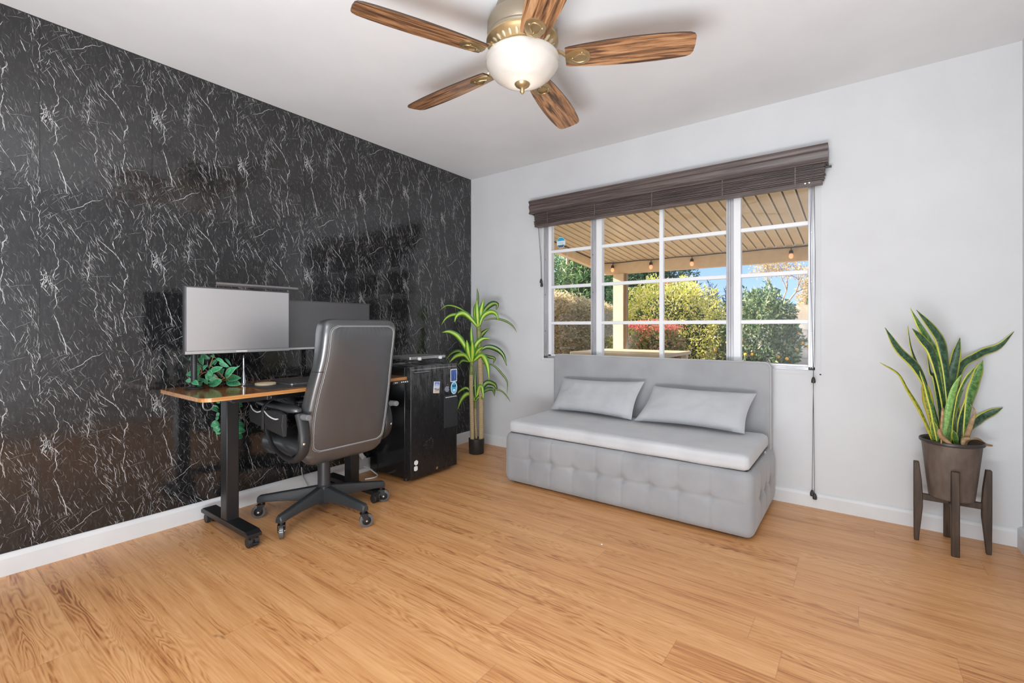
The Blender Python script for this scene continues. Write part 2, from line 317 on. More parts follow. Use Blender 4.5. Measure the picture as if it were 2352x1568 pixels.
# ------------------------------------------------------------------ mesh builder
ORG = {}
class MB:
    def __init__(s): s.v = []; s.f = []; s.uv = []; s.mi = []; s.has_uv = False
    def add(s, vs, fs, mi=0, uvs=None):
        o = len(s.v); s.v += [tuple(v) for v in vs]
        for i, f in enumerate(fs):
            s.f.append(tuple(o + k for k in f)); s.mi.append(mi)
            s.uv.append(uvs[i] if uvs else None)
        if uvs: s.has_uv = True
        return s
    def box(s, a, b, mi=0):
        x0, y0, z0 = a; x1, y1, z1 = b
        vs = [(x0,y0,z0),(x1,y0,z0),(x1,y1,z0),(x0,y1,z0),(x0,y0,z1),(x1,y0,z1),(x1,y1,z1),(x0,y1,z1)]
        return s.add(vs, [(3,2,1,0),(4,5,6,7),(0,1,5,4),(1,2,6,5),(2,3,7,6),(3,0,4,7)], mi)
    def obox(s, c, ax, hs, mi=0):
        """oriented box: centre, three axes, half sizes"""
        c = Vector(c); vs = []
        for dz in (-1, 1):
            for dx, dy in ((-1,-1),(1,-1),(1,1),(-1,1)):
                vs.append(c + ax[0]*dx*hs[0] + ax[1]*dy*hs[1] + ax[2]*dz*hs[2])
        return s.add(vs, [(3,2,1,0),(4,5,6,7),(0,1,5,4),(1,2,6,5),(2,3,7,6),(3,0,4,7)], mi)
    def loft(s, rings, cap=True, mi=0, closed=True):
        n = len(rings[0]); vs = [p for r in rings for p in r]; fs = []
        for i in range(len(rings) - 1):
            for j in range(n if closed else n - 1):
                k = (j + 1) % n
                fs.append((i*n+j, i*n+k, (i+1)*n+k, (i+1)*n+j))
        if cap and closed:
            fs.append(tuple(reversed(range(n)))); fs.append(tuple((len(rings)-1)*n + j for j in range(n)))
        return s.add(vs, fs, mi)
    def tube(s, pts, r, n=10, mi=0, cap=True, flat=None):
        pts = [Vector(p) for p in pts]; rs = r if isinstance(r, (list, tuple)) else [r] * len(pts)
        rings = []; prev = None
        for i, p in enumerate(pts):
            d = (pts[min(i+1, len(pts)-1)] - pts[max(i-1, 0)]).normalized()
            if prev is None:
                a = d.cross(UP) if abs(d.z) < .95 else d.cross(Vector((1, 0, 0)))
            else: a = prev - d * prev.dot(d)
            a.normalize(); prev = a; b = d.cross(a)
            fl = flat or 1
            rings.append([p + (a * math.cos(2*PI*k/n) + b * math.sin(2*PI*k/n) * fl) * rs[i] for k in range(n)])
        return s.loft(rings, cap, mi)
    def cyl(s, a, b, r0, r1=None, n=24, mi=0): return s.tube([a, b], [r0, r1 if r1 is not None else r0], n, mi)
    def lathe(s, c, prof, n=40, mi=0, cap=False):
        rings = [[(c[0] + r*math.cos(2*PI*k/n), c[1] + r*math.sin(2*PI*k/n), c[2] + z) for k in range(n)] for r, z in prof]
        return s.loft(rings, cap, mi)
    def ball(s, c, r, n=14, mi=0, sz=1):
        prof = [(max(r*math.sin(PI*i/n), 1e-4), -r*sz*math.cos(PI*i/n)) for i in range(n+1)]
        return s.lathe(c, prof, n*2, mi)
    def prism(s, poly, ax, lo, hi, mi=0):
        """polygon in the plane normal to axis ax, extruded lo..hi"""
        def P(u, v, w_):
            if ax == 0: return (w_, u, v)
            if ax == 1: return (u, w_, v)
            return (u, v, w_)
        return s.loft([[P(u, v, lo) for u, v in poly], [P(u, v, hi) for u, v in poly]], True, mi)
    def ribbon(s, pts, widths, side, cup=.15, mi=0):
        """leaf blade: centre line, widths, side direction; slightly folded, uv across/along"""
        n = len(pts); vs = []; fs = []; uv = []
        Ls = [0]
        for i in range(1, n): Ls.append(Ls[-1] + (Vector(pts[i]) - Vector(pts[i-1])).length)
        tot = Ls[-1] or 1
        for i, p in enumerate(pts):
            p = Vector(p); d = (Vector(pts[min(i+1, n-1)]) - Vector(pts[max(i-1, 0)])).normalized()
            sd = side[i] if isinstance(side, list) else side
            sd = (sd - d * sd.dot(d)).normalized(); nr = sd.cross(d)
            for k in range(5):
                u = (k - 2) / 2
                vs.append(p + sd * u * widths[i] * .5 + nr * (abs(u) ** 1.5) * cup * widths[i])
        for i in range(n - 1):
            for k in range(4):
                fs.append((i*5+k, i*5+k+1, (i+1)*5+k+1, (i+1)*5+k))
                a, b = k/4, (k+1)/4; c, d = Ls[i]/tot, Ls[i+1]/tot
                uv.append([(a, c), (b, c), (b, d), (a, d)])
        return s.add(vs, fs, mi, uv)
    def build(s, name, mats, parent=None, bev=0, seg=2, smooth=True, angle=40, sub=0, solid=0, kind=None, origin=None):
        org = ORG[parent.name] if parent is not None else Vector(origin) if origin is not None else Vector((0, 0, 0))
        me = bpy.data.meshes.new(name)
        me.from_pydata([tuple(Vector(v) - org) for v in s.v], [], s.f)
        if not isinstance(mats, (list, tuple)): mats = [mats]
        for m in mats: me.materials.append(m)
        me.polygons.foreach_set('material_index', s.mi)
        if s.has_uv:
            ul = me.uv_layers.new(name='UVMap'); flat = []
            for f, u in zip(s.f, s.uv):
                for k in range(len(f)): flat += list(u[k]) if u else [0, 0]
            ul.data.foreach_set('uv', flat)
        if smooth:
            me.polygons.foreach_set('use_smooth', [True] * len(me.polygons))
            me.set_sharp_from_angle(angle=math.radians(angle))
        me.update()
        o = bpy.data.objects.new(name, me); COL.objects.link(o)
        if parent is not None: o.parent = parent; ORG[o.name] = org
        else: o.location = org; ORG[o.name] = org
        if solid:
            md = o.modifiers.new('solid', 'SOLIDIFY'); md.thickness = solid; md.offset = 0
        if bev:
            md = o.modifiers.new('bevel', 'BEVEL'); md.width = bev; md.segments = seg; md.limit_method = 'ANGLE'; md.angle_limit = math.radians(35); md.harden_normals = False
        if sub:
            md = o.modifiers.new('sub', 'SUBSURF'); md.levels = sub; md.render_levels = sub
        if kind: o['kind'] = kind
        return o
def thing(name, loc, label, cat, group=None):
    o = bpy.data.objects.new(name, None); COL.objects.link(o); o.location = loc; ORG[o.name] = Vector(loc)
    o.empty_display_size = .1
    return tag(o, label, cat, group)
def tag(o, label, cat, group=None):
    o['label'] = label; o['category'] = cat
    if group: o['group'] = group
    return o
def struct(name, mb, mats, **kw):
    o = mb.build(name, mats, **kw); o['kind'] = 'structure'; return o
def crv(pts, n=12):
    """Catmull-Rom through points"""
    P = [Vector(p) for p in pts]; P = [P[0]*2 - P[1]] + P + [P[-1]*2 - P[-2]]; out = []
    segs = len(P) - 3; per = max(2, n // segs)
    for i in range(segs):
        a, b, c, d = P[i:i+4]
        for k in range(per):
            t = k / per
            out.append(.5 * ((2*b) + (c-a)*t + (2*a-5*b+4*c-d)*t*t + (3*b-a-3*c+d)*t*t*t))
    out.append(P[-2]); return out
def rrect(w_, h, r, n=6, c=(0, 0)):
    out = []
    for cx, cy, a0 in ((w_/2-r, h/2-r, 0), (-w_/2+r, h/2-r, 90), (-w_/2+r, -h/2+r, 180), (w_/2-r, -h/2+r, 270)):
        for k in range(n + 1):
            a = math.radians(a0 + 90*k/n); out.append((c[0]+cx+r*math.cos(a), c[1]+cy+r*math.sin(a)))
    return out
def text_mb(txt, size, origin, ux, uy, extr=.0004, mi=0, align='CENTER'):
    cu = bpy.data.curves.new('t', 'FONT'); cu.body = txt; cu.size = size; cu.align_x = align; cu.align_y = 'CENTER'; cu.extrude = extr
    ob = bpy.data.objects.new('t', cu); me = ob.to_mesh()
    n = ux.cross(uy); mb = MB()
    mb.add([Vector(origin) + ux*v.co.x + uy*v.co.y + n*v.co.z for v in me.vertices], [tuple(p.vertices) for p in me.polygons], mi)
    ob.to_mesh_clear(); bpy.data.objects.remove(ob); bpy.data.curves.remove(cu); return mb

# ================================================================== ROOM
H = 2.44; XR = 3.553; YF = -4.55
WX0, WX1, WZ0, WZ1 = .822, 2.706, .815, 1.985     # window opening
struct('floor', MB().box((-.12, YF-.1, -.08), (XR+.12, .12, 0)), M['floor'], smooth=False)
struct('ceiling', MB().box((-.12, YF-.1, H), (XR+.12, .12, H+.1)), M['ceil'], smooth=False)
wb = MB(); T = .14
wb.box((0, 0, 0), (WX0, T, H)).box((WX1, 0, 0), (XR, T, H)).box((WX0, 0, 0), (WX1, T, WZ0)).box((WX0, 0, WZ1), (WX1, T, H))
struct('wall_back', wb, M['wall'], smooth=False)
struct('wall_right', MB().box((XR, YF, 0), (XR+.12, .12, H)), M['wall'], smooth=False)
struct('wall_front', MB().box((0, YF-.1, 0), (XR, YF, H)), M['wall'], smooth=False)

# --- black marble wall: sheets of repeating veined paper
def veins(mb):
    rnd = random.Random(11)
    PW, PH = .4125, .742
    strokes = []   # each: (points[(u,v)], width, material)
    def walk(u, v, ang, ln, wob, step=.008):
        pts = [(u, v)]; a = ang; n = max(2, int(ln / step))
        for _ in range(n):
            a = ang + (a - ang) * .72 + rnd.gauss(0, wob)
            j = rnd.gauss(0, wob * .9)
            u += math.sin(a + j) * step; v -= math.cos(a + j) * step; pts.append((u, v))
        return pts
    def broken(u, v, ang, ln, wob, w_, mi):
        """a long vein, broken into pieces with side slivers"""
        p = walk(u, v, ang, ln, wob); i = 0
        while i < len(p) - 2:
            k = rnd.randint(5, 16); seg = p[i:i+k]
            if len(seg) > 1: strokes.append((seg, w_ * rnd.uniform(.7, 1.5), mi))
            if rnd.random() < .7:
                q = seg[len(seg)//2]; strokes.append((walk(q[0], q[1], ang + rnd.choice((-.5, .45, .8)), rnd.uniform(.012, .04), .15), w_ * .5, 2))
            i += k + rnd.choice((-1, -1, 0, 1, 2))
    for u0, ll in ((.030, .62), (.165, .34), (.285, .55), (.372, .70)):
        broken(u0, rnd.uniform(.2, PH), rnd.uniform(.02, .14), ll, .20, rnd.uniform(.0013, .0021), 1)
    for _ in range(15): broken(rnd.uniform(0, PW), rnd.uniform(0, PH), rnd.uniform(.18, .58), rnd.uniform(.05, .14), .13, rnd.uniform(.0010, .0019), 1)
    strokes.append((walk(.22, .60, -.85, .17, .16), .0015, 1)); strokes.append((walk(.19, .42, .72, .17, .14), .0018, 1))
    for _ in range(12): strokes.append((walk(rnd.uniform(0, PW), rnd.uniform(0, PH), rnd.choice((-1.2, -.8, 1.2, 1.4)), rnd.uniform(.03, .10), .2), .0009, 2))
    for ku, kv, sc in ((.022, .20, 1), (.27, .50, .3)):
        for k in range(int(13 * sc) + 3):
            a = rnd.uniform(-PI, PI); ln = rnd.uniform(.015, .055) * (sc + .3)
            strokes.append((walk(ku + rnd.uniform(-.008, .008), kv + rnd.uniform(-.014, .014), a if k % 3 else rnd.uniform(-.4, .6), ln, .25, .006), rnd.uniform(.0012, .0034) * (sc * .5 + .5), 1))
    def sliver(u, v, a, l0, l1, w0_, w1_, mis): strokes.append((walk(u, v, a, rnd.uniform(l0, l1), .11, .007), rnd.uniform(w0_, w1_), rnd.choice(mis)))
    # slivers gather in drifts
    for _ in range(36):
        cu, cv, ca = rnd.uniform(0, PW), rnd.uniform(0, PH), rnd.gauss(.32, .22) if rnd.random() < .8 else rnd.uniform(-1.2, 1.2)
        for _ in range(11): sliver(cu + rnd.gauss(0, .022), cv + rnd.gauss(0, .045), ca + rnd.gauss(0, .09), .014, .060, .0007, .0014, (1, 2, 2, 3))
    for _ in range(430): sliver(rnd.uniform(0, PW), rnd.uniform(0, PH), rnd.gauss(.25, .5), .007, .032, .0005, .0011, (2, 3, 3, 3))
    X = .0006
    for p in range(-4, 12):
        y0 = -2.872 - PW + PW * (p - 1) - .412 * 0
        if y0 > 0 or y0 + PW < YF: continue
        drop = (p % 2) * .13
        for q in range(-2, 4):
            z0 = .47 - .13 + q * PH + drop      # star knots land at z = 1.21, 1.94 ...
            for pts, w0, mi in strokes:
                n = len(pts); prev = None; left = []; right = []
                for i, (u, v) in enumerate(pts):
                    y = y0 + (u % PW if False else u); z = z0 + v
                    if not (y0 - .001 < y < y0 + PW) or z > H - .002 or z < .09 or y > -.003 or y < YF:
                        if len(left) > 1: emit(mb, left, right, mi)
                        left = []; right = []; continue
                    i2 = min(i + 1, n - 1); i1 = max(i - 1, 0)
                    du, dv = pts[i2][0] - pts[i1][0], pts[i2][1] - pts[i1][1]; l = math.hypot(du, dv) or 1
                    tap = math.sin(PI * (i + .3) / (n - 1 + .6)) ** .7
                    ww = w0 * tap * (.55 + .9 * abs(math.sin(i * 1.9 + u * 90))) * .62
                    nx, nz = -dv / l * ww, du / l * ww
                    left.append((X, y + nx, z + nz)); right.append((X, y - nx, z - nz))
                if len(left) > 1: emit(mb, left, right, mi)
def emit(mb, left, right, mi):
    n = len(left); vs = left + right
    mb.add(vs, [(i, i + 1, n + i + 1, n + i) for i in range(n - 1)], mi)
wl = MB().box((-.12, YF-.1, 0), (0, .12, H))
veins(wl)
for k in range(-4, 7):
    y = -2.872 + .4125 * k
    if YF < y < -.02: wl.add([(.0005, y-.0009, .09), (.0005, y+.0009, .09), (.0005, y+.0009, H), (.0005, y-.0009, H)], [(0, 1, 2, 3)], 4)
struct('wall_left', wl, [M['paper'], M['vein1'], M['vein2'], M['vein3'], M['seam']], smooth=False)

# baseboards with a rounded top
def bb_prof(h=.094, t=.014): return [(0, 0), (t, 0), (t, h*.78), (t*.72, h*.93), (t*.3, h), (0, h)]
struct('baseboard_left', MB().prism([(u, v) for u, v in bb_prof()], 1, YF, -.014), M['trim'], smooth=False)
mb = MB(); mb.loft([[(x, -u, v) for u, v in bb_prof(.088)] for x in (.0, 3.535)]); struct('baseboard_back', mb, M['trim'], smooth=False)
mb = MB(); mb.loft([[(XR - u, y, v) for u, v in bb_prof(.10, .02)] for y in (YF, -.0)]); struct('baseboard_right', mb, M['trim'], smooth=False)

# ================================================================== WINDOW
wf = MB(); yo = -.006; yi = .055
def fr(x0, x1, z0, z1, y0=yo, y1=yi, mi=0): wf.box((x0, y0, z0), (x1, y1, z1), mi)
X0, X1, Z0, Z1 = .815, 2.712, .807, 1.99
fr(X0, X0+.040, Z0, Z1, mi=1); fr(X1-.034, X1, Z0, Z1, mi=1)              # outer aluminium channels
fr(X0, X1, Z0, Z0+.018, mi=1); fr(X0, X1, Z1-.02, Z1, mi=1)
fr(X0+.040, X0+.064, Z0+.018, Z1, .004)                                   # white sashes
fr(X0+.064, X1-.034, 1.905, Z1-.02, .0); fr(X0+.04, X1-.034, Z0+.018, .836, .004)
fr(1.249, 1.290, Z0+.018, Z1, .0, mi=1); fr(1.290, 1.334, Z0+.018, Z1, .004)   # mullions: channel + white stile
fr(2.225, 2.268, Z0+.018, Z1, .0, mi=1); fr(2.268, 2.310, Z0+.018, Z1, .004)
fr(1.243, 1.249, Z0+.018, Z1, .004); 
for x in (1.262, 1.276, 2.238, 2.252, X0+.013, X0+.027, X1-.022, X1-.011): wf.box((x-.0015, -.009, Z0+.01), (x+.0015, 0, Z1), 1)
for z in (Z0+.006, Z0+.012): wf.box((X0+.01, -.009, z-.001), (X1-.01, 0, z+.001), 1)
w1 = struct('window_1', wf, [M['winwhite'], M['alu']], bev=.0015, seg=1, smooth=False)
def wpart(name, mb, m, **kw): return mb.build(name, m, w1, **kw)
for z in (1.094, 1.390, 1.681):
    for a, b in ((.879, 1.243), (1.334, 2.225), (2.310, 2.678)):
        wpart('muntin', MB().box((a, .006, z-.0125), (b, .035, z+.0125)), M['winwhite'], bev=.002, seg=1)
wpart('muntin', MB().box((1.781, .004, .836), (1.809, .037, 1.905)), M['winwhite'], bev=.002, seg=1)
for a, b in ((.879, 1.243), (1.334, 2.225), (2.310, 2.678)):
    wpart('window_pane', MB().box((a, .018, .836), (b, .022, 1.905)), M['glass'], smooth=False)
for x in (X0+.02, 1.268, 2.246, X1-.017):
    mb = MB()
    for z in (1.03, 1.33, 1.62): mb.cyl((x, -.0088, z), (x, -.0125, z), .0035, n=10)
    wpart('frame_screws', mb, M['chrome'])
# casing bead on the wall round the frame
tr = MB()
for a, b in (((.788, -.004, .786), (.796, 0, 2.0)), ((2.735, -.004, .770), (2.742, 0, 2.0)), ((.788, -.004, .780), (2.742, 0, .787))): tr.box(a, b)
struct('trim_1', tr, M['wall'], smooth=False)

# alarm-company sticker on the glass
sc = onax(1288.5, 557, 1, .016)
st = thing('window_sticker', (sc.x, .0165, sc.z), 'blue and white octagonal sticker on the leftmost top window pane', 'sticker')
oc = [(sc.x + .043*math.cos(PI/8+k*PI/4), sc.z + .047*math.sin(PI/8+k*PI/4)) for k in range(8)]
MB().prism(oc, 1, .0158, .0176).build('backing', mat('sticker_white', (.72, .82, .86), .5), st, smooth=False)
def band(z0, z1):
    out = []
    k = .043*math.cos(PI/8); kz = .047*math.cos(PI/8)
    def hw(z): d = abs(z - sc.z); lim = .047*math.sin(PI/8); return (k if d <= lim else k - (d-lim)*(k-.043*math.sin(PI/8))/(kz-lim)) - .003
    return [(sc.x-hw(z0), z0), (sc.x+hw(z0), z0), (sc.x+hw((z0+z1)/2), (z0+z1)/2), (sc.x+hw(z1), z1), (sc.x-hw(z1), z1), (sc.x-hw((z0+z1)/2), (z0+z1)/2)]
MB().prism(band(sc.z+.014, sc.z+.040), 1, .0152, .0158).build('top_band', mat('sticker_blue', (.03, .38, .62), .4), st, smooth=False)
MB().prism(band(sc.z-.040, sc.z-.020), 1, .0152, .0158).build('bottom_band', mat('sticker_navy', (.06, .13, .22), .4), st, smooth=False)
text_mb('ring', .030, (sc.x, .0154, sc.z-.003), Vector((1, 0, 0)), Vector((0, 0, 1)), .0003).build('lettering', mat('sticker_text', (.42, .60, .64), .5), st, smooth=False)

# ================================================================== BLIND
BX0, BX1 = .722, 2.780
bl = thing('window_blind', (1.75, 0, 1.88), 'dark brown horizontal blind drawn up under its moulded valance above the window', 'blind')
pr = [(-.001, 2.100), (-.094, 2.104), (-.098, 2.094), (-.086, 2.078), (-.086, 2.068), (-.095, 2.060), (-.093, 2.046), (-.084, 2.032), (-.082, 2.018), (-.092, 2.006), (-.092, 1.998), (-.070, 1.995), (-.070, 2.088), (-.001, 2.090)]
def vprof(sx): return [(sx, y, z) for y, z in pr]
mb = MB(); n = len(pr)
mb.loft([vprof(BX0), vprof(BX1)], cap=False); mb.add(vprof(BX0), [tuple(range(n))]); mb.add(vprof(BX1), [tuple(reversed(range(n)))])
mb.box((BX0, -.070, 1.998), (BX0+.008, -.001, 2.09)); mb.box((BX1-.008, -.070, 1.998), (BX1, -.001, 2.09))
mb.build('valance', M['blind'], bl, angle=50)
rnd = random.Random(3)
MB().box((.78, -.06, 2.03), (2.75, -.012, 2.085)).build('headrail', M['blind'], bl, bev=.002)
for i in range(22):
    z = 1.908 + i * .0056; dx = rnd.uniform(-.006, .006)
    MB().box((.765+dx, -.076+rnd.uniform(-.005, .003), z), (2.762+dx+(.012 if i > 15 else 0), -.024, z+.0034)).build('slat', M['blind'], bl, smooth=False)
MB().box((.770, -.080, 1.884), (2.752, -.022, 1.905)).build('bottom_rail', M['blind'], bl, bev=.003)
for x in (.90, 1.32, 1.76, 2.22, 2.62):
    MB().box((x-.004, -.0835, 1.884), (x+.004, -.0815, 2.03)).build('ladder_tape', M['blind'], bl, smooth=False)
MB().cyl((2.67, -.0835, 1.893), (2.67, -.088, 1.893), .004).cyl((2.69, -.0835, 1.894), (2.69, -.088, 1.894), .004).build('hold_down_pins', M['chrome'], bl)
MB().box((2.752, -.05, 1.975), (2.795, -.035, 1.985)).build('rail_bracket', M['base_metal'], bl)
M['cord'] = mat('brown_cord', (.09, .085, .085), .7)
cr = MB()
for dx, x1, z1 in ((-.006, 2.700, .10), (.004, 2.712, .085)):
    cr.tube(crv([(2.708+dx*.4, -.084, 2.0), (2.708+dx*2.2, -.06, 1.5), (2.708+dx*1.2, -.045, 1.05), (2.707, -.04, .765), (2.706+dx*.2, -.034, .6), (x1, -.028, z1)], 24), .0014, 6)
cr.build('lift_cord', M['cord'], bl)
def tassel(c, nm='cord_tassel'):
    return MB().lathe(c, [(.001, .020), (.006, .016), (.010, .004), (.0115, -.008), (.010, -.016), (.001, -.018)], 16).build(nm, mat('tassel', (.035, .03, .03), .5), bl)
tassel((2.707, -.040, .752), 'cord_stop'); tassel((2.700, -.028, .088)); tassel((2.713, -.030, .072))
mb = MB()
for dx in (-.003, .003): mb.tube([(.806+dx, -.075, 1.9), (.803+dx, -.03, 1.6), (.802+dx, -.024, 1.45)], .0013, 6)
mb.build('tilt_cord', M['cord'], bl); tassel((.799, -.024, 1.443)); tassel((.806, -.026, 1.412))

# ================================================================== CEILING FAN
FX, FY = 1.764, -1.639
fan = thing('ceiling_fan', (FX, FY, H), 'five-blade wooden ceiling fan with brass motor and frosted bowl light', 'ceiling fan')
c = (FX, FY, 0)
MB().lathe(c, [(.001, 2.4395), (.112, 2.4395), (.115, 2.425), (.117, 2.39), (.142, 2.382), (.150, 2.365), (.152, 2.325), (.148, 2.310), (.152, 2.302), (.150, 2.290), (.144, 2.285)], 56).build('motor_housing', M['bronze'], fan, angle=25)
MB().lathe(c, [(.149, 2.294), (.155, 2.289), (.155, 2.282), (.148, 2.276), (.144, 2.272), (.113, 2.252), (.107, 2.254), (.101, 2.246), (.092, 2.250), (.088, 2.242), (.078, 2.244), (.074, 2.250), (.02, 2.254)], 64).build('vented_ring', M['brass'], fan, angle=25)
mb = MB()
for k in range(28):
    a = 2*PI*k/28; r0, r1 = .117, .140
    ca, sa = math.cos(a), math.sin(a); rad = Vector((ca, sa, 0)); tg = Vector((-sa, ca, 0)); sl = (rad * (r1-r0) + Vector((0, 0, .0165))).normalized()
    cc = Vector((FX, FY, 2.2615)) + rad * (r0 + r1) / 2; nrm = sl.cross(tg)
    if nrm.z > 0: nrm = -nrm
    ring = []
    for j in range(12):
        b_ = 2*PI*j/12; ring.append(cc + sl * math.cos(b_) * .0135 + tg * math.sin(b_) * .0058)
    mb.loft([[p + nrm * -.001 for p in ring], [p + nrm*.003 for p in ring], [cc + (p-cc)*.6 + nrm*.0042 for p in ring]])
mb.build('vent_studs', mat('pale_brass_studs', (.62, .55, .42), .4, .5), fan)
MB().lathe(c, [(.074, 2.252), (.076, 2.235), (.080, 2.228), (.079, 2.222), (.060, 2.218), (.060, 2.185), (.001, 2.185)], 40).build('switch_cup', M['brass'], fan, angle=30)
ang = [26.4, 102.9, 178.9, -113.6, -42.5]
for k, a in enumerate(ang):
    a = math.radians(a); rad = Vector((math.cos(a), math.sin(a), 0)); tg = Vector((-math.sin(a), math.cos(a), 0))
    pit = math.radians(-12); ac = tg * math.cos(pit) + UP * math.sin(pit); nr = rad.cross(ac)
    z0 = 2.205; cc = Vector((FX, FY, z0))
    # blade outline
    prof = [(.185, .047), (.20, .052), (.27, .060), (.36, .067), (.46, .071), (.56, .070), (.64, .065), (.68, .060), (.697, .052), (.705, .038), (.7075, .0)]
    top = [(r, h) for r, h in prof]; out = top + [(r, -h) for r, h in reversed(prof[:-1])]
    mb = MB(); t_ = .0032
    ringt = [cc + rad*r + ac*h + nr*t_ for r, h in out]; ringb = [cc + rad*r + ac*h - nr*t_ for r, h in out]
    n = len(out)
    uvs = [[(out[i][0]*1.4 + k*3.1, out[i][1]*2 + k*1.7) for i in range(n)]]
    mb.add(ringt, [tuple(range(n))], 0, uvs); mb.add(ringb, [tuple(reversed(range(n)))], 0, [list(reversed(uvs[0]))])
    mb.add(ringt + ringb, [(i, n+i, n+(i+1) % n, (i+1) % n) for i in range(n)], 1)
    bo = mb.build('blade', [M['blade'], mat('blade_edge', (.05, .03, .02), .5)], fan, smooth=False)
    # iron
    ir = MB(); q = cc - nr*.006
    ir.tube([cc + rad*.085 + UP*.040, cc + rad*.125 + UP*.036, cc + rad*.168 + UP*.020, q + rad*.20], [.013, .012, .013, .016], 10, flat=.45)
    ol = [(.185, .018), (.205, .032), (.232, .041), (.262, .040), (.284, .024), (.291, 0)]
    ol = ol + [(r, -h) for r, h in reversed(ol[:-1])]
    ir.loft([[q + rad*r + ac*h + nr*.0025 for r, h in ol], [q + rad*r + ac*h - nr*.002 for r, h in ol], [q + rad*(.235+(r-.235)*.85) + ac*h*.85 - nr*.0045 for r, h in ol]])
    sp_ = crv([q + rad*.205 - nr*.006, q + rad*.235 + ac*.022 - nr*.007, q + rad*.268 + ac*.016 - nr*.007, q + rad*.272 - ac*.012 - nr*.007, q + rad*.245 - ac*.020 - nr*.007, q + rad*.222 - ac*.006 - nr*.007], 26)
    ir.tube(sp_, .0030, 6)
    for sx, sy in ((.255, .026), (.255, -.026), (.215, 0)): ir.ball(q + rad*sx + ac*sy - nr*.005, .0045, 6)
    ir.build('blade_iron', M['brass'], fan, angle=50)
# frosted bowl
R = .156
bp = [(R-.016, 2.222), (R-.004, 2.220), (R+.001, 2.213), (R+.001, 2.203), (R-.002, 2.194), (R-.001, 2.190), (R-.003, 2.186), (R-.003, 2.182), (R-.006, 2.178), (R-.016, 2.163), (.123, 2.144), (.098, 2.126), (.070, 2.115), (.040, 2.109), (.004, 2.107)]
MB().lathe(c, bp, 64).build('frosted_bowl', M['bowl'], fan, angle=60, solid=.003)
MB().lathe((FX+.012, FY-.025, 2.160), [(.001, -.028), (.016, -.024), (.027, -.010), (.028, .006), (.018, .022), (.012, .034), (.001, .035)], 20).build('bulb', M['bulb'], fan)
MB().lathe(c, [(.001, 2.115), (.030, 2.115), (.034, 2.110), (.030, 2.100), (.018, 2.092), (.009, 2.088), (.007, 2.085), (.010, 2.082), (.008, 2.079), (.011, 2.075), (.007, 2.068), (.001, 2.063)], 32).build('finial', M['brass'], fan, angle=40)

# ================================================================== SOFA BED
sf = thing('sofa_bed', (1.745, -.39, 0), 'light grey tufted velvet sofa bed under the window', 'sofa')
SX0, SX1, SY0, SY1, SZ0, SZ1 = .968, 2.515, -.750, -.040, .018, .335
def tuft_box():
    mb = MB(); vs = {}
    # front / side panels as dense grids with puckers at the seam crossings
    def disp(u, v, cols, h0, h1):
        # u: 0..1 along, v: 0..1 up ; returns inward dent
        d = 0
        seam_v = .52
        for k in range(1, cols):
            du = (u - k / cols) * cols
            d += .0050 * math.exp(-(du / .030) ** 2)
            d += .016 * math.exp(-((du / .16) ** 2 + ((v - seam_v) / .085) ** 2))
            d += .006 * math.exp(-((du / .30) ** 2 + ((v - seam_v) / .035) ** 2))
        d += .0045 * math.exp(-((v - seam_v) / .014) ** 2)
        # soft pillowing and rounded edges
        e = min(u, 1 - u) ; ev = min(v, 1 - v)
        d += .022 * math.exp(-ev / .05) + 0
        return d
    R_ = .05
    n = 260; m = 34
    per = []   # outline of rounded footprint with outward normals, parameterised by side
    def side(p0, p1, nrm, cols, cnt):
        for i in range(cnt):
            u = (i + .5) / cnt
            per.append((p0[0] + (p1[0]-p0[0])*u, p0[1] + (p1[1]-p0[1])*u, nrm[0], nrm[1], u, cols))
    def corner(cx, cy, a0, cnt=7):
        for i in range(cnt):
            a = math.radians(a0 + 90*(i+.5)/cnt)
            per.append((cx + R_*math.cos(a), cy + R_*math.sin(a), math.cos(a), math.sin(a), -1, 1))
    side((SX0+R_, SY0), (SX1-R_, SY0), (0, -1), 9, 150); corner(SX1-R_, SY0+R_, 270)
    side((SX1, SY0+R_), (SX1, SY1-R_), (1, 0), 4, 60); corner(SX1-R_, SY1-R_, 0)
    side((SX1-R_, SY1), (SX0+R_, SY1), (0, 1), 1, 10); corner(SX0+R_, SY1-R_, 90)
    side((SX0, SY1-R_), (SX0, SY0+R_), (-1, 0), 4, 60); corner(SX0+R_, SY0+R_, 180)
    rings = []
    for j in range(m + 1):
        v = j / m; r = []
        for x, y, nx, ny, u, cols in per:
            d = disp(u if u >= 0 else 0, v, cols, 0, 1) if u >= 0 else .0028*math.exp(-((v-.52)/.014)**2) + .022*math.exp(-min(v, 1-v)/.05)
            r.append((x - nx*d, y - ny*d, SZ0 + (SZ1-SZ0)*v + .004*math.sin(x*9)*v))
        rings.append(r)
    # top turned inward
    cxm, cym = (SX0+SX1)/2, (SY0+SY1)/2
    for ins, dz in ((.03, .006), (.045, -.002), (.05, -.03)):
        rings.append([(x - nx*ins, y - ny*ins, SZ1 + dz) for x, y, nx, ny, u, cols in per])
    mb.loft(rings, cap=True); return mb
tuft_box().build('tufted_base', M['sofa'], sf, angle=80)
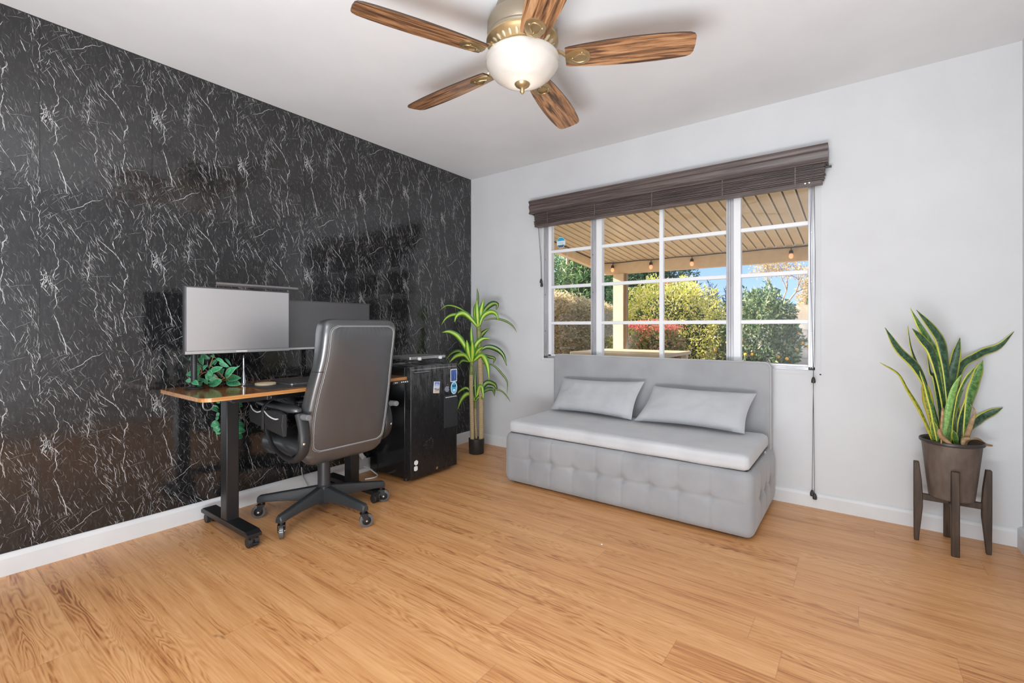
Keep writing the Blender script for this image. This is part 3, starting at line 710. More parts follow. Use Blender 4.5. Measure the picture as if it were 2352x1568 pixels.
def pad(x0, x1, y0, y1, z0, z1, r, seed=0, droop=0.0, slope=0.0, wr=.003):
    """soft slab cushion"""
    rn = random.Random(seed); mb = MB(); nx, ny, nz = 50, 22, 10; idx = {}
    vs = []; 
    def pt(u, v, w_):
        # superellipsoid-ish rounding of a box
        hx, hy, hz = (x1-x0)/2, (y1-y0)/2, (z1-z0)/2
        p = Vector((u*hx, v*hy, w_*hz)); q = Vector((max(-hx+r, min(hx-r, p.x)), max(-hy+r, min(hy-r, p.y)), max(-hz+r, min(hz-r, p.z))))
        d = p - q
        if d.length > 0: p = q + d.normalized() * min(r, max(abs(d.x), abs(d.y), abs(d.z)))
        p += Vector(((x0+x1)/2, (y0+y1)/2, (z0+z1)/2))
        nn = noise.noise(Vector((p.x*5+seed, p.y*5, p.z*9))) * wr
        p.z += nn + slope * (p.y - y0) + droop * math.cos(u * PI) * .5; p.y += nn
        return p
    def grid(a, b, f):
        base = len(mb.v); vv = [f(-1 + 2*i/a, -1 + 2*j/b) for j in range(b+1) for i in range(a+1)]
        mb.add(vv, [(j*(a+1)+i, j*(a+1)+i+1, (j+1)*(a+1)+i+1, (j+1)*(a+1)+i) for j in range(b) for i in range(a)])
    grid(nx, ny, lambda u, v: pt(u, v, 1)); grid(nx, ny, lambda u, v: pt(-u, v, -1))
    grid(nx, nz, lambda u, v: pt(u, -1, v)); grid(nx, nz, lambda u, v: pt(-u, 1, v))
    grid(ny, nz, lambda u, v: pt(1, u, v)); grid(ny, nz, lambda u, v: pt(-1, -u, v))
    return weld(mb)
def weld(mb):
    key = {}; mp = []; nv = []
    for v in mb.v:
        k = (round(v[0], 5), round(v[1], 5), round(v[2], 5))
        if k not in key: key[k] = len(nv); nv.append(v)
        mp.append(key[k])
    mb.v = nv; nf = []; nm = []; nu = []
    for f, m_, u in zip(mb.f, mb.mi, mb.uv):
        g = tuple(mp[i] for i in f)
        if len(set(g)) == len(g): nf.append(g); nm.append(m_); nu.append(u)
    mb.f = nf; mb.mi = nm; mb.uv = nu; return mb
pad(1.02, 2.465, -.700, -.10, .295, .345, .02, 5).build('folded_mattress', M['sofa'], sf, angle=80)
pad(.995, 2.492, -.742, -.145, .342, .425, .030, 2, slope=.01).build('seat_cushion', M['sofa_top'], sf, angle=80)
# back panel, round-cornered slab with a pale piped edge
bx0, bx1, bz0, bz1 = .978, 2.497, .30, .848
def slab(y0, y1, r=.035, e=.012):
    mb = MB(); ol = rrect(bx1-bx0, bz1-bz0, r, 8, ((bx0+bx1)/2, (bz0+bz1)/2))
    cxx, czz = (bx0+bx1)/2, (bz0+bz1)/2
    def ring(y, ins): return [(cxx + (x-cxx)*(1-ins/((bx1-bx0)/2)), y, czz + (z-czz)*(1-ins/((bz1-bz0)/2))) for x, z in ol]
    mb.loft([ring(y0, e), ring(y0+e*.3, e*.3), ring(y0+e, 0), ring(y1-e, 0), ring(y1-e*.3, e*.3), ring(y1, e)]); return mb
slab(-.118, -.042).build('back_panel', fabric('grey_velvet_back', (.32, .325, .335), (.37, .375, .385)), sf, angle=60)
ol = rrect(bx1-bx0-.004, bz1-bz0-.004, .034, 10, ((bx0+bx1)/2, (bz0+bz1)/2))
mb = MB(); mb.tube([(x, -.108, z) for x, z in ol] + [(ol[0][0], -.108, ol[0][1])], .0032, 6)
mb.tube([(x, -.052, z) for x, z in ol] + [(ol[0][0], -.052, ol[0][1])], .0032, 6); mb.build('back_piping', M['sofa_top'], sf)
MB().tube([(2.488, -.70, .352), (2.491, -.5, .358), (2.491, -.27, .362)], .0022, 6).build('cushion_zip', M['black'], sf)
MB().box((2.488, -.30, .340), (2.497, -.285, .356)).build('zip_pull', M['chrome'], sf, bev=.001)
for x, y in ((1.05, -.66), (2.43, -.66), (1.05, -.13), (2.43, -.13)): MB().box((x-.03, y-.03, 0), (x+.03, y+.03, .03)).build('foot', M['black'], sf)

def pillow(name, bl_, br_, tl_, tr_, thick, seed, label):
    """throw pillow through four measured corners"""
    bl_, br_, tl_, tr_ = map(Vector, (bl_, br_, tl_, tr_)); mb = MB(); n, m = 34, 20
    nrm = (br_ - bl_).cross(tl_ - bl_).normalized()
    for sgn in (1, -1):
        vs = []
        for j in range(m + 1):
            for i in range(n + 1):
                u, v = i/n, j/m
                # pinch edges inward between the corners
                uu = u + .018 * math.sin(PI*v) * (1-2*u) * 1.6; vv = v + .05 * math.sin(PI*u) * (1-2*v)
                p = bl_*(1-uu)*(1-vv) + br_*uu*(1-vv) + tl_*(1-uu)*vv + tr_*uu*vv
                h = (max(0, (1-(2*u-1)**4)) ** .55) * (max(0, (1-(2*v-1)**4)) ** .55)
                ww = noise.noise(Vector((u*7+seed, v*4, sgn))) * .006 + noise.noise(Vector((u*20+seed, v*9, sgn))) * .0035 * (1 + 2*abs(2*u-1)**3)
                p = p + nrm * sgn * (h * thick * (1 if sgn > 0 else .45) + ww * h)
                vs.append(p)
        fs = [(j*(n+1)+i, j*(n+1)+i+1, (j+1)*(n+1)+i+1, (j+1)*(n+1)+i) for j in range(m) for i in range(n)]
        if sgn < 0: fs = [tuple(reversed(f)) for f in fs]
        mb.add(vs, fs)
    weld(mb)
    o = mb.build(name, M['pillow'], None, angle=80, origin=((bl_+br_)/2)); tag(o, label, 'pillow', 'grey pillows on the sofa bed'); return o
pillow('throw_pillow', (1.066, -.305, .448), (1.712, -.325, .448), (1.098, -.175, .672), (1.752, -.195, .692), .052, 1, 'plain grey rectangular pillow standing on the left half of the sofa seat')
pillow('throw_pillow', (1.735, -.335, .448), (2.392, -.315, .446), (1.812, -.185, .666), (2.434, -.190, .668), .058, 9, 'plain grey rectangular pillow leaning on the right half of the sofa seat')

# ================================================================== DESK
DX0, DX1, DY0, DY1, DZ = .055, .620, -2.452, -1.272, .745
dk = thing('standing_desk', (.34, -1.86, 0), 'black-framed standing desk with brown wood top against the marble wall', 'desk')
tp = rrect(DX1-DX0, DY1-DY0, .05, 6, ((DX0+DX1)/2, (DY0+DY1)/2))
mb = MB(); n = len(tp)
mb.loft([[(x, y, DZ-.018) for x, y in tp], [(x, y, DZ-.001) for x, y in tp]], cap=False, mi=1)
mb.loft([[(x, y, DZ-.001) for x, y in tp], [(DX0+(x-DX0)*.996+.001, DY0+(y-DY0)*.998+.001, DZ) for x, y in tp]], cap=False, mi=1)
mb.add([(DX0+(x-DX0)*.996+.001, DY0+(y-DY0)*.998+.001, DZ) for x, y in tp], [tuple(range(n))], 0)
mb.add([(x, y, DZ-.018) for x, y in tp], [tuple(reversed(range(n)))], 2)
mb.build('desktop', [M['desk'], M['desk_edge'], M['plastic']], dk, smooth=False)
MB().box((.13, DY0+.18, DZ-.055), (.17, DY1-.14, DZ-.019)).box((.46, DY0+.18, DZ-.055), (.50, DY1-.14, DZ-.019)).box((.12, DY0+.16, DZ-.045), (.52, DY0+.22, DZ-.019)).box((.12, DY1-.2, DZ-.045), (.52, DY1-.14, DZ-.019)).build('crossbar_frame', M['black'], dk, bev=.002)
for y in (-2.222, -1.503):
    MB().box((.293, y-.030, .07), (.365, y+.030, DZ-.05)).build('leg', M['black'], dk, bev=.004)
    f = MB(); f.loft([[(x, y + s_*.034, z) for s_, z in ((-1, .052), (1, .052), (1, .080-(.012 if e_ else 0)), (-1, .080-(.012 if e_ else 0)))] for x, e_ in ((.052, 1), (.075, 0), (.575, 0), (.603, 1))])
    ft = f.build('foot', M['black'], dk, bev=.003, smooth=False)
    for x in (.088, .575):
        cst = MB()
        for s_ in (-1, 1): cst.cyl((x, y+s_*.006, .025), (x, y+s_*.024, .025), .025, n=24)
        cst.cyl((x, y-.006, .025), (x, y+.006, .025), .012); cst.cyl((x, y, .03), (x, y, .056), .011); cst.box((x-.016, y-.012, .034), (x+.018, y+.012, .052))
        co = cst.build('caster', M['plastic'], ft, bev=.0015, seg=1)
        MB().box((x+.022, y-.012, .022), (x+.040, y+.012, .028)).build('brake_lever', M['plastic'], ft, bev=.001)
MB().tube(crv([(.545, DY0+.03, DZ-.019), (.545, DY0+.03, .700), (.545, DY0+.040, .685), (.545, DY0+.058, .683), (.545, DY0+.070, .694), (.545, DY0+.073, .703)], 24), .0038, 8).build('bag_hook', mat('hook_metal', (.14, .14, .14), .35, .5), dk)
dwr = MB().box((.36, -2.13, DZ-.053), (.53, -1.72, DZ-.020)).build('drawer', M['plastic'], dk, bev=.004)
MB().box((.531, -2.115, DZ-.052), (.538, -1.74, DZ-.026)).build('drawer_front', M['black_gloss'], dwr, bev=.003)
cpn = MB().box((.575, -1.42, DZ-.038), (.635, -1.288, DZ-.019)).build('control_panel', M['base_metal'], dk, bev=.004)
for i, y in enumerate((-1.405, -1.392, -1.355, -1.34, -1.325, -1.31)): MB().box((.6351, y-.0035, DZ-.031), (.6362, y+.0035, DZ-.024)).build('button', M['white'], cpn, smooth=False)

# keyboard on a slide-out tray under the desktop
kt = thing('keyboard', (.45, -1.80, .635), 'black keyboard on the dark tray hung below the desk top', 'keyboard')
MB().box((.36, -1.965, .636), (.53, -1.57, .652)).build('case', M['plastic'], kt, bev=.004)
mb = MB()
for i in range(5):
    for j in range(14):
        x = .375 + i*.030; y = -1.957 + j*.0275
        mb.box((x, y, .652), (x+.024, y+.022, .661))
mb.build('keycaps', mat('keycap', (.10, .10, .105), .25), kt, bev=.002, seg=1)
tg_ = thing('keyboard_tray', (.44, -1.78, .62), 'black slide-out keyboard tray hanging beneath the desk', 'tray')
MB().box((.33, -1.972, .622), (.55, -1.555, .635)).build('tray_board', M['black'], tg_, bev=.003)
for y in (-1.972, -1.563): MB().box((.36, y, .635), (.50, y+.008, DZ-.0535 if y < -1.72 else DZ-.056)).build('hanger', M['black'], tg_)

# items on the desk
o = MB().prism([(x, y) for x, y in rrect(.36, .78, .015, 4, (.365, -1.745))], 2, DZ, DZ+.003).build('desk_mat', M['mat_pad'], origin=(.365, -1.745, DZ)); tag(o, 'thin charcoal desk mat lying on the brown desk top', 'desk mat')
o = MB().lathe((.345, -2.050, DZ+.003), [(.001, 0), (.050, 0), (.052, .002), (.052, .009), (.050, .011), (.001, .011)], 36).build('coaster', mat('cork_coaster', (.62, .50, .34), .6), origin=(.345, -2.05, DZ+.003)); tag(o, 'round tan coaster on the desk mat', 'coaster')
lp = thing('laptop', (.32, -1.84, DZ+.003), 'closed grey laptop lying on the desk mat behind the office chair', 'laptop')
MB().prism(rrect(.235, .33, .012, 5, (.365, -1.815)), 2, DZ+.003, DZ+.011).build('base', M['silver'], lp, bev=.0015)
MB().prism(rrect(.235, .33, .012, 5, (.365, -1.815)), 2, DZ+.0118, DZ+.017).build('lid', mat('dark_lid', (.10, .10, .105), .3, .6), lp, bev=.0015)

def monitor(y0, y1, z0, z1, x, label, scr, bar, edge_m, arm_y):
    yc, zc = (y0+y1)/2, (z0+z1)/2
    t = thing('monitor', (x, arm_y, DZ), label, 'monitor', 'monitors above the desk')
    hs = MB().box((x-.030, y0, z0), (x, y1, z1)).build('housing', edge_m, t, bev=.003)
    MB().box((x-.062, yc-.12, zc-.09), (x-.030, yc+.12, zc+.09)).build('rear_housing', M['plastic'], t, bev=.01)
    MB().box((x, y0+.007, z0+bar), (x+.0012, y1-.007, z1-.007)).build('screen', scr, hs, smooth=False)
    MB().box((x, y0+.002, z0+.002), (x+.0020, y1-.002, z0+bar-.002)).build('bottom_bezel', M['bezel'], hs, bev=.0008, seg=1)
    p = MB(); xb = x - .095
    p.cyl((xb, arm_y, DZ+.010), (xb, arm_y, zc+.03), .014, n=20); p.box((xb-.012, min(arm_y, yc)-.02, zc-.03), (x-.062, max(arm_y, yc)+.02, zc+.03))
    p.build('stand_post', M['plastic'], t, bev=.002)
    MB().lathe((xb, arm_y, DZ), [(.001, 0), (.040, 0), (.041, .006), (.038, .010), (.02, .013), (.001, .013)], 40).build('stand_base', M['plastic'], t)
    return t
M['bezel'] = mat('satin_bezel', (.70, .70, .71), .32, .8)
M['side'] = mat('monitor_side', (.11, .11, .115), .4, .5)
m1 = monitor(-2.417, -1.898, .926, 1.262, .312, 'large monitor with reflected light coloured into its screen, at the left end of the desk, light bar on top', M['screen'], .018, M['side'], -2.345)
MB().box((.3141, -2.185, .932), (.3147, -2.130, .938)).build('maker_mark', M['lgrey'], m1, smooth=False)
# smaller screen sits deeper and closer to the wall
m2 = monitor(-1.832, -1.252, .922, 1.224, .170, 'dark monitor behind the office chair, second on the desk', M['screen2'], .016, M['side'], -1.60)
# its stand is a chrome collar on the desk near the plant
o = thing('desk_lamp_post', (.235, -2.115, DZ), 'slim silver candlestick-shaped post standing behind the coaster', 'stand')
MB().lathe((.235, -2.115, DZ), [(.001, 0), (.045, 0), (.046, .004), (.020, .009), (.013, .012), (.012, .02), (.008, .05), (.0045, .08), (.004, .16), (.001, .165)], 28).build('post', M['chrome'], o)
lb = thing('screen_light_bar', (.32, -2.10, 1.262), 'slim black light bar clipped along the top of the left monitor', 'light bar')
MB().cyl((.335, -2.292, 1.2795), (.335, -1.865, 1.2795), .0095, n=20).build('tube', mat('bar_anodised', (.32, .32, .33), .3, .9), lb)
MB().cyl((.335, -2.297, 1.2795), (.335, -2.2922, 1.2795), .0100, n=20).build('end_cap', M['black'], lb)
MB().box((.270, -2.10, 1.2625), (.330, -2.055, 1.274)).box((.270, -2.10, 1.20), (.2815, -2.055, 1.2625)).build('clip', M['plastic'], lb, bev=.002)

# ================================================================== LEAFY PLANT ON THE DESK
def leaf_shape(base, tip, w_, nrm, droop=.0, n=7):
    base, tip = Vector(base), Vector(tip); pts = []; ws = []
    for i in range(n + 1):
        t = i / n; pts.append(base.lerp(tip, t) + nrm * math.sin(PI*t) * droop)
        ws.append(w_ * max(.03, math.sin(PI * min(1, t*.97+.03)) ** .75 * (1.18 - .45*t)))
    side = (tip - base).cross(nrm).normalized(); return pts, ws, side
pl = thing('potted_ivy', (.175, -2.165, DZ), 'small leafy green plant in a black pot at the left end of the desk', 'plant')
MB().lathe((.175, -2.165, DZ), [(.001, 0), (.022, 0), (.026, .006), (.020, .016), (.029, .022), (.032, .045), (.028, .045), (.026, .030), (.001, .030)], 28).build('pot', M['black_gloss'], pl)
MB().lathe((.175, -2.165, DZ+.031), [(.001, .006), (.027, .004)], 20).build('soil', M['soil'], pl)
def cp(X, Y, D): return atD(360 + X/6.82, 780 + Y/6.82, D)
base0 = Vector((.175, -2.165, DZ+.04))
LV = [((700,470),(540,405),70),((690,520),(455,545),75),((650,560),(560,640),50),((600,640),(450,645),55),((560,650),(660,710),60),((720,700),(560,700),60),
 ((820,470),(940,310),85),((830,500),(1035,430),70),((760,545),(985,640),95),((1020,640),(815,725),95),((1000,590),(1060,450),85),((1075,590),(1250,430),110),
 ((1100,560),(1305,405),40),((1090,650),(1325,700),100),((1100,600),(1320,600),90),((1120,610),(1150,720),70),((800,400),(725,490),60),((650,250),(500,315),65),
 ((690,240),(840,300),60),((720,270),(725,410),100),((900,280),(870,230),40),((930,290),(1060,360),40),((980,350),(1140,430),55),((800,580),(800,700),85),
 ((750,620),(690,700),70),((640,590),(700,640),60),((640,740),(665,500),28),((830,650),(900,700),60),((1070,290),(1170,410),26),((900,400),(960,330),70),((870,560),(820,470),60),((560,440),(650,380),40),((950,520),(1010,420),60)]
rnd = random.Random(5)
for (bx, by), (tx, ty), w_ in LV:
    D = 2.45 + rnd.uniform(-.05, .06)
    if bx < 640: D -= .03
    b_ = cp(bx, by, D); t_ = cp(tx, ty, D + rnd.uniform(-.03, .02))
    if t_.z < DZ + .004: t_.z = DZ + .004
    if b_.z < DZ + .006: b_.z = DZ + .006
    nrm = (-FW + Vector((rnd.uniform(-.5, .5), rnd.uniform(-.5, .5), .35))).normalized()
    pts, ws, sd = leaf_shape(b_, t_, w_/6.82/FPX*2.45*1.3, nrm, .006)
    for p in pts: p.z = max(p.z, DZ+.003)
    MB().ribbon(pts, ws, sd, .12).build('leaf', M['pothos'], pl, angle=80, solid=.0006)
mb = MB()
for pts in ([(1060,600),(1000,620),(900,560),(830,500)], [(830,500),(730,520),(640,590)], [(830,410),(860,330),(890,270),(930,290)], [(1060,600),(980,520),(870,420),(830,410)], [(1060,640),(1120,600),(1180,560)], [(700,520),(700,470),(640,440)]):
    mb.tube(crv([cp(a, b, 2.44) for a, b in pts], 10), .0016, 6)
mb.tube([base0 - UP*.006, base0 + Vector((0, 0, .02)), cp(1060, 610, 2.44)], .002, 6)
mb.build('stem', M['twig'], pl)
# trailing vine hanging between desk and wall
vn = thing('trailing_vine', (.04, -2.11, DZ-.02), 'green vine trailing down the wall behind the left desk leg', 'plant')
mb = MB(); vp = crv([(.045, -2.12, .748), (.035, -2.10, .66), (.045, -2.13, .55), (.035, -2.11, .47), (.04, -2.12, .40)], 20); mb.tube(vp, .002, 6); mb.build('stem', M['stem_green'], vn)
VL = [((965,1080),(870,1020),40),((970,1110),(838,1080),45),((965,1130),(955,1210),30),((975,1300),(850,1360),90),((980,1360),(890,1430),80),((980,1430),(930,1480),60),((970,1240),(915,1225),40),
 ((1230,1000),(1350,1040),70),((1235,1040),(1280,1120),60),((1225,1260),(1310,1235),50),((1230,1330),(1385,1355),85),((1230,1420),(1390,1425),90),((1230,1490),(1350,1530),80),((1090,1200),(1200,1260),80),((1100,1300),(1010,1350),80),((1100,1050),(1190,1100),80),((1100,1400),(1210,1440),80),((975,960),(945,1000),40)]
for (bx, by), (tx, ty), w_ in VL:
    b_ = cp(bx, by, 1); t_ = cp(tx, ty, 1)
    def onx(X_, Y_, x): return onax(360 + X_/6.82, 780 + Y_/6.82, 0, x)
    b_ = onx(bx, by, .05); t_ = onx(tx, ty, .035 + rnd.uniform(-.015, .03))
    nrm = (Vector((1, -.3, .3)) + Vector((0, rnd.uniform(-.4, .4), rnd.uniform(-.3, .3)))).normalized()
    pts, ws, sd = leaf_shape(b_, t_, w_/6.82/FPX*2.8*1.25, nrm, .006)
    for p in pts: p.x = max(p.x, .012)
    MB().ribbon(pts, ws, sd, .12).build('leaf', M['pothos'], vn, angle=80, solid=.0006)

# ================================================================== OFFICE CHAIR
HX, HY = .489, -1.793
ch = thing('office_chair', (HX, HY, 0), 'black leather high-back office chair on clear wheels, pushed to the desk', 'chair')
CYC = -1.790
SWV = (238, 149, 62, 50, 200); LEGN = 0
for a in (-139.6+5, -68, 4.6, 72, 148.4):
    a = math.radians(a); rad = Vector((math.cos(a), math.sin(a), 0)); tg = Vector((-math.sin(a), math.cos(a), 0)); c0 = Vector((HX, HY, 0))
    rings = []
    for r, zt, zb, hw, tw in ((.030, .166, .082, .030, .018), (.10, .156, .090, .026, .015), (.20, .143, .094, .024, .014), (.30, .130, .092, .023, .014), (.338, .125, .088, .022, .014), (.352, .117, .088, .017, .010)):
        P = c0 + rad*r; rings.append([P + tg*hw + UP*zb, P + tg*hw + UP*(zb+(zt-zb)*.55), P + tg*tw + UP*zt, P - tg*tw + UP*zt, P - tg*hw + UP*(zb+(zt-zb)*.55), P - tg*hw + UP*zb])
    bleg = MB().loft(rings).build('base_leg', M['base_metal'], ch, bev=.004)
    # rollerblade style caster, trailing sideways
    sw = math.radians(SWV[LEGN]); LEGN += 1
    fd = Vector((math.cos(sw), math.sin(sw), 0)); sd = Vector((-math.sin(sw), math.cos(sw), 0)); P = c0 + rad*.330; Q = P + fd*.016; wr = .036
    fk = MB(); fk.cyl(P + UP*.088, P + UP*.074, .011); fk.obox(P + fd*.004 + UP*.073, (fd, sd, UP), (.020, .018, .003))
    for s_ in (-1, 1):
        fk.loft([[P + fd*(.004-.018) + sd*s_*k_ + UP*.073, P + fd*(.004+.018) + sd*s_*k_ + UP*.073, Q + fd*.010 + sd*s_*k_ + UP*(wr-.006), Q - fd*.010 + sd*s_*k_ + UP*(wr-.006)] for k_ in (.0155, .018)])
    cs = fk.build('caster_fork', M['black'], bleg, bev=.001, seg=1)
    # wheel: dark core and clear tyre
    def disc(r0, r1, hw, n=28):
        mb = MB(); rings = []
        for off, r in ((-hw, r0), (-hw*.8, r1), (hw*.8, r1), (hw, r0)):
            rings.append([Q + UP*wr + sd*off + (fd*math.cos(2*PI*k/n) + UP*math.sin(2*PI*k/n))*r for k in range(n)])
        mb.loft(rings); return mb
    disc(.028, wr, .011).build('tyre', M.setdefault('tyre', mat('smoky_clear_tyre', (.10, .10, .10), .15, ior=1.5)), bleg)
    h_ = disc(.020, .025, .0125).build('wheel_hub', M['black_gloss'], bleg)
    MB().cyl(Q + UP*wr - sd*.0185, Q + UP*wr + sd*.0185, .0048, n=12).build('axle_bolt', M['silver'], bleg)
MB().lathe((HX, HY, 0), [(.001, .060), (.026, .060), (.030, .072), (.040, .085), (.041, .165), (.034, .172), (.034, .30), (.031, .305), (.001, .305)], 32).build('hub_column', M['base_metal'], ch, angle=30)
MB().lathe((HX, HY, 0), [(.001, .30), (.018, .30), (.018, .372), (.001, .372)], 20).build('gas_lift', M['silver'], ch)
MB().box((HX-.13, HY-.09, .345), (HX+.16, HY+.09, .372)).tube([(HX+.02, HY+.09, .36), (HX+.02, HY+.24, .355)], .006).build('tilt_mechanism', M['black'], ch, bev=.004)
pad(.225, .72, CYC-.240, CYC+.240, .372, .478, .045, 7, wr=.006).build('seat', M['leather'], ch, angle=80)
pad(.218, .345, CYC-.235, CYC+.235, .355, .470, .05, 17, wr=.005).build('seat_front_roll', M['leather'], ch, angle=80)
# backrest: lofted from sections (z, x of rear face, half width, thickness)
SEC = [(.345, .660, .170, .06), (.360, .698, .205, .09), (.395, .722, .230, .115), (.45, .738, .243, .125), (.55, .752, .250, .122), (.65, .772, .249, .115), (.74, .795, .241, .108), (.82, .818, .232, .104),
       (.90, .840, .224, .106), (.98, .856, .222, .116), (1.04, .866, .222, .122), (1.075, .864, .215, .115), (1.093, .852, .200, .092), (1.101, .836, .172, .055)]
def sec_ring(z, xr, hw, th, n=44):
    out = []
    for k in range(n):
        a = 2*PI*k/n; ca, sa = math.cos(a), math.sin(a); e_ = .42
        out.append((xr - th/2 + th/2*math.copysign(abs(ca)**e_, ca), CYC + hw*math.copysign(abs(sa)**.36, sa), z))
    return out
mb = MB()
def interp(z):
    for (a, b) in zip(SEC, SEC[1:]):
        if a[0] <= z <= b[0]:
            t = (z-a[0])/(b[0]-a[0]); t2 = t
            return [a[i] + (b[i]-a[i])*t2 for i in range(4)]
    return list(SEC[-1] if z > SEC[-1][0] else SEC[0])
fine = []
for a, b in zip(SEC, SEC[1:]):
    for k in range(4):
        t = k/4; fine.append([a[i] + (b[i]-a[i])*t for i in range(4)])
fine.append(list(SEC[-1]))
for _ in range(3):
    fine = [fine[0]] + [[(fine[i-1][j] + 2*fine[i][j] + fine[i+1][j])/4 for j in range(4)] for i in range(1, len(fine)-1)] + [fine[-1]]
mb.loft([sec_ring(*f) for f in fine]); bk = mb.build('backrest', M['leather'], ch, angle=80)
def rear(y, z, off=0):
    f = min(fine, key=lambda q: abs(q[0]-z)); i = fine.index(f); 
    lo = fine[max(0, i-1)]; hi = fine[min(len(fine)-1, i+1)]
    if hi[0] > lo[0]:
        t = min(1, max(0, (z-lo[0])/(hi[0]-lo[0]))); xr, hw, th = (lo[k] + (hi[k]-lo[k])*t for k in (1, 2, 3))
    else: xr, hw, th = f[1:]
    s_ = min(.999, abs(y-CYC)/hw); ca = (1 - s_**(2/.36)) ** .5
    return Vector((xr - th/2 + th/2*ca**.42 + off, y, z))
# stitched rear panel: bulging a little, edged by two lines of piping
pan = []
def half_at(z):  # half width of the panel
    f = min(fine, key=lambda q: abs(q[0]-z)); return f[2] - .034
Z0p, Z1p = .432, 1.064
def panel_pt(u, v):
    z = Z0p + (Z1p-Z0p)*v; hw = half_at(z)
    rr = .035; e_ = min(v, 1-v)*(Z1p-Z0p)
    if e_ < rr: hw -= rr - math.sqrt(max(0, rr*rr - (rr-e_)**2))
    y = CYC + hw*u
    bulge = .012 * (1-abs(u)**4) * (1-abs(2*v-1)**6)
    pk = .0022*math.sin(u*46)*math.exp(-(1-v)/.05) + .002*noise.noise(Vector((u*3, v*5, 3)))
    return rear(y, z, .001 + bulge + pk)
mb = MB(); nu, nv_ = 48, 70
mb.add([panel_pt(-1 + 2*i/nu, j/nv_) for j in range(nv_+1) for i in range(nu+1)], [(j*(nu+1)+i, j*(nu+1)+i+1, (j+1)*(nu+1)+i+1, (j+1)*(nu+1)+i) for j in range(nv_) for i in range(nu)])
mb.build('rear_panel', M['leather'], bk, angle=80)
edge = [panel_pt(-1, j/60) for j in range(0, 61)] + [panel_pt(-1 + 2*i/30, 1) for i in range(1, 30)] + [panel_pt(1, 1-j/60) for j in range(0, 61)] + [panel_pt(1-2*i/30, 0) for i in range(1, 30)]
edge.append(edge[0]); mb = MB()
cen = Vector((0, CYC, .74))
mb.tube([p + Vector((.0022, 0, 0)) for p in edge], .0020, 6)
mb.tube([Vector((p.x+.0015, cen.y+(p.y-cen.y)*1.035, cen.z+(p.z-cen.z)*1.014)) for p in edge], .0012, 6)
mb.build('piping', M['piping'], bk)
# seam lines on the side bolsters
mb = MB()
for s_ in (-1, 1):
    for zz in (.845,):
        f = min(fine, key=lambda q: abs(q[0]-zz)); r_ = sec_ring(f[0], f[1]+.001, f[2]+.001, f[3]+.002, 88)
        mb.tube([p for p in r_ if s_*(p[1]-CYC) > f[2]*.55 and p[0] < f[1]-.004], .0016, 5)
mb.build('bolster_seam', M['black'], bk)
# loop arms
for s_ in (-1, 1):
    ya = CYC + s_*.272; DX = -.055 if s_ > 0 else 0
    lp_ = crv([(.315, ya, .632), (.335, ya, .60), (.375, ya, .53), (.43, ya, .452), (.50, ya, .414), (.60, ya, .394), (.685, ya, .402), (.745, ya, .445), (.765, ya, .505), (.752, ya, .57), (.725, ya, .632)], 44)
    lp_ = [p + Vector((DX, 0, 0)) for p in lp_]; mb = MB(); k_ = len(lp_); mb.tube(lp_, [.012 + .016*max(0, min(1, (i/k_-.38)*4)) for i in range(k_)], 14, flat=.62); mb.build('arm_loop', M['plastic'], ch)
    mb = MB(); rings = []
    for i in range(15):
        t = i/14; x = .295 + DX + .42*t; hw = .038*(1-abs(2*t-1)**6*.6); hh = .016*(1-abs(2*t-1)**6*.5); zc = .660 - .012*math.sin(PI*t*.5)
        rings.append([(x, ya + hw*math.copysign(abs(math.cos(q))**.7, math.cos(q)), zc + hh*math.copysign(abs(math.sin(q))**.7, math.sin(q))) for q in [2*PI*k/20 for k in range(20)]])
    mb.loft(rings); mb.build('arm_pad', M['leather'], ch, angle=80)
    MB().tube([(.70, ya, .622), (.735, ya, .620), (.752, ya-s_*.012, .620)], .0155, 14).build('arm_bracket', M['plastic'], ch)
    MB().cyl((.742, ya-s_*.002, .620), (.795, ya-s_*.006, .622), .0155, .0145, n=20).build('arm_bolt_cover', mat('bolt_cover', (.16, .16, .165), .35), ch, bev=.002)
    MB().ball((.775+DX, ya + s_*.010, .495), .008, 8).build('arm_screw', M['chrome'], ch)
    MB().box((.56, min(ya-s_*.005, CYC+s_*.17), .372), (.63, max(ya-s_*.005, CYC+s_*.17), .386)).build('arm_bracket', M['black'], ch, bev=.002)
# pouch strapped on the armrest
pc = thing('armrest_pouch', (.53, CYC-.31, .56), 'black padded pouch strapped over the near armrest of the office chair', 'pouch')
yA = CYC-.316; PXO = -.055
mb = MB(); rings = []
for i in range(11):
    t = i/10; x = .385 + PXO + .35*t; zt = .646 - .020*math.sin(t*PI*2)*.4 - .008*t; zb = .560 - .035*t
    rings.append([(x, yA + dy, z) for dy, z in ((-.020, zt-.004), (-.026, (zt+zb)/2), (-.018, zb), (.0, zb), (.002, (zt+zb)/2), (.0, zt-.004))])
mb.loft(rings); mb.build('pouch_body', mat('pouch_fabric', (.018, .018, .019), .7), pc, bev=.003)
mb = MB(); mb.tube(crv([(.385+PXO, yA-.014, .645), (.43+PXO, yA-.022, .628), (.48+PXO, yA-.023, .621), (.525+PXO, yA-.020, .632)], 20), .0034, 6); mb.tube(crv([(.545+PXO, yA-.020, .634), (.60+PXO, yA-.024, .615), (.66+PXO, yA-.024, .606), (.70+PXO, yA-.020, .610)], 20), .0036, 6)
mb.build('pale_edging', M['white'], pc)
mb = MB(); st_ = crv([(.545+PXO, yA-.028, .54), (.545+PXO, yA-.029, .60), (.547+PXO, yA-.024, .655), (.550+PXO, yA+.02, .688), (.555+PXO, yA+.06, .692), (.558+PXO, yA+.092, .672)], 26)
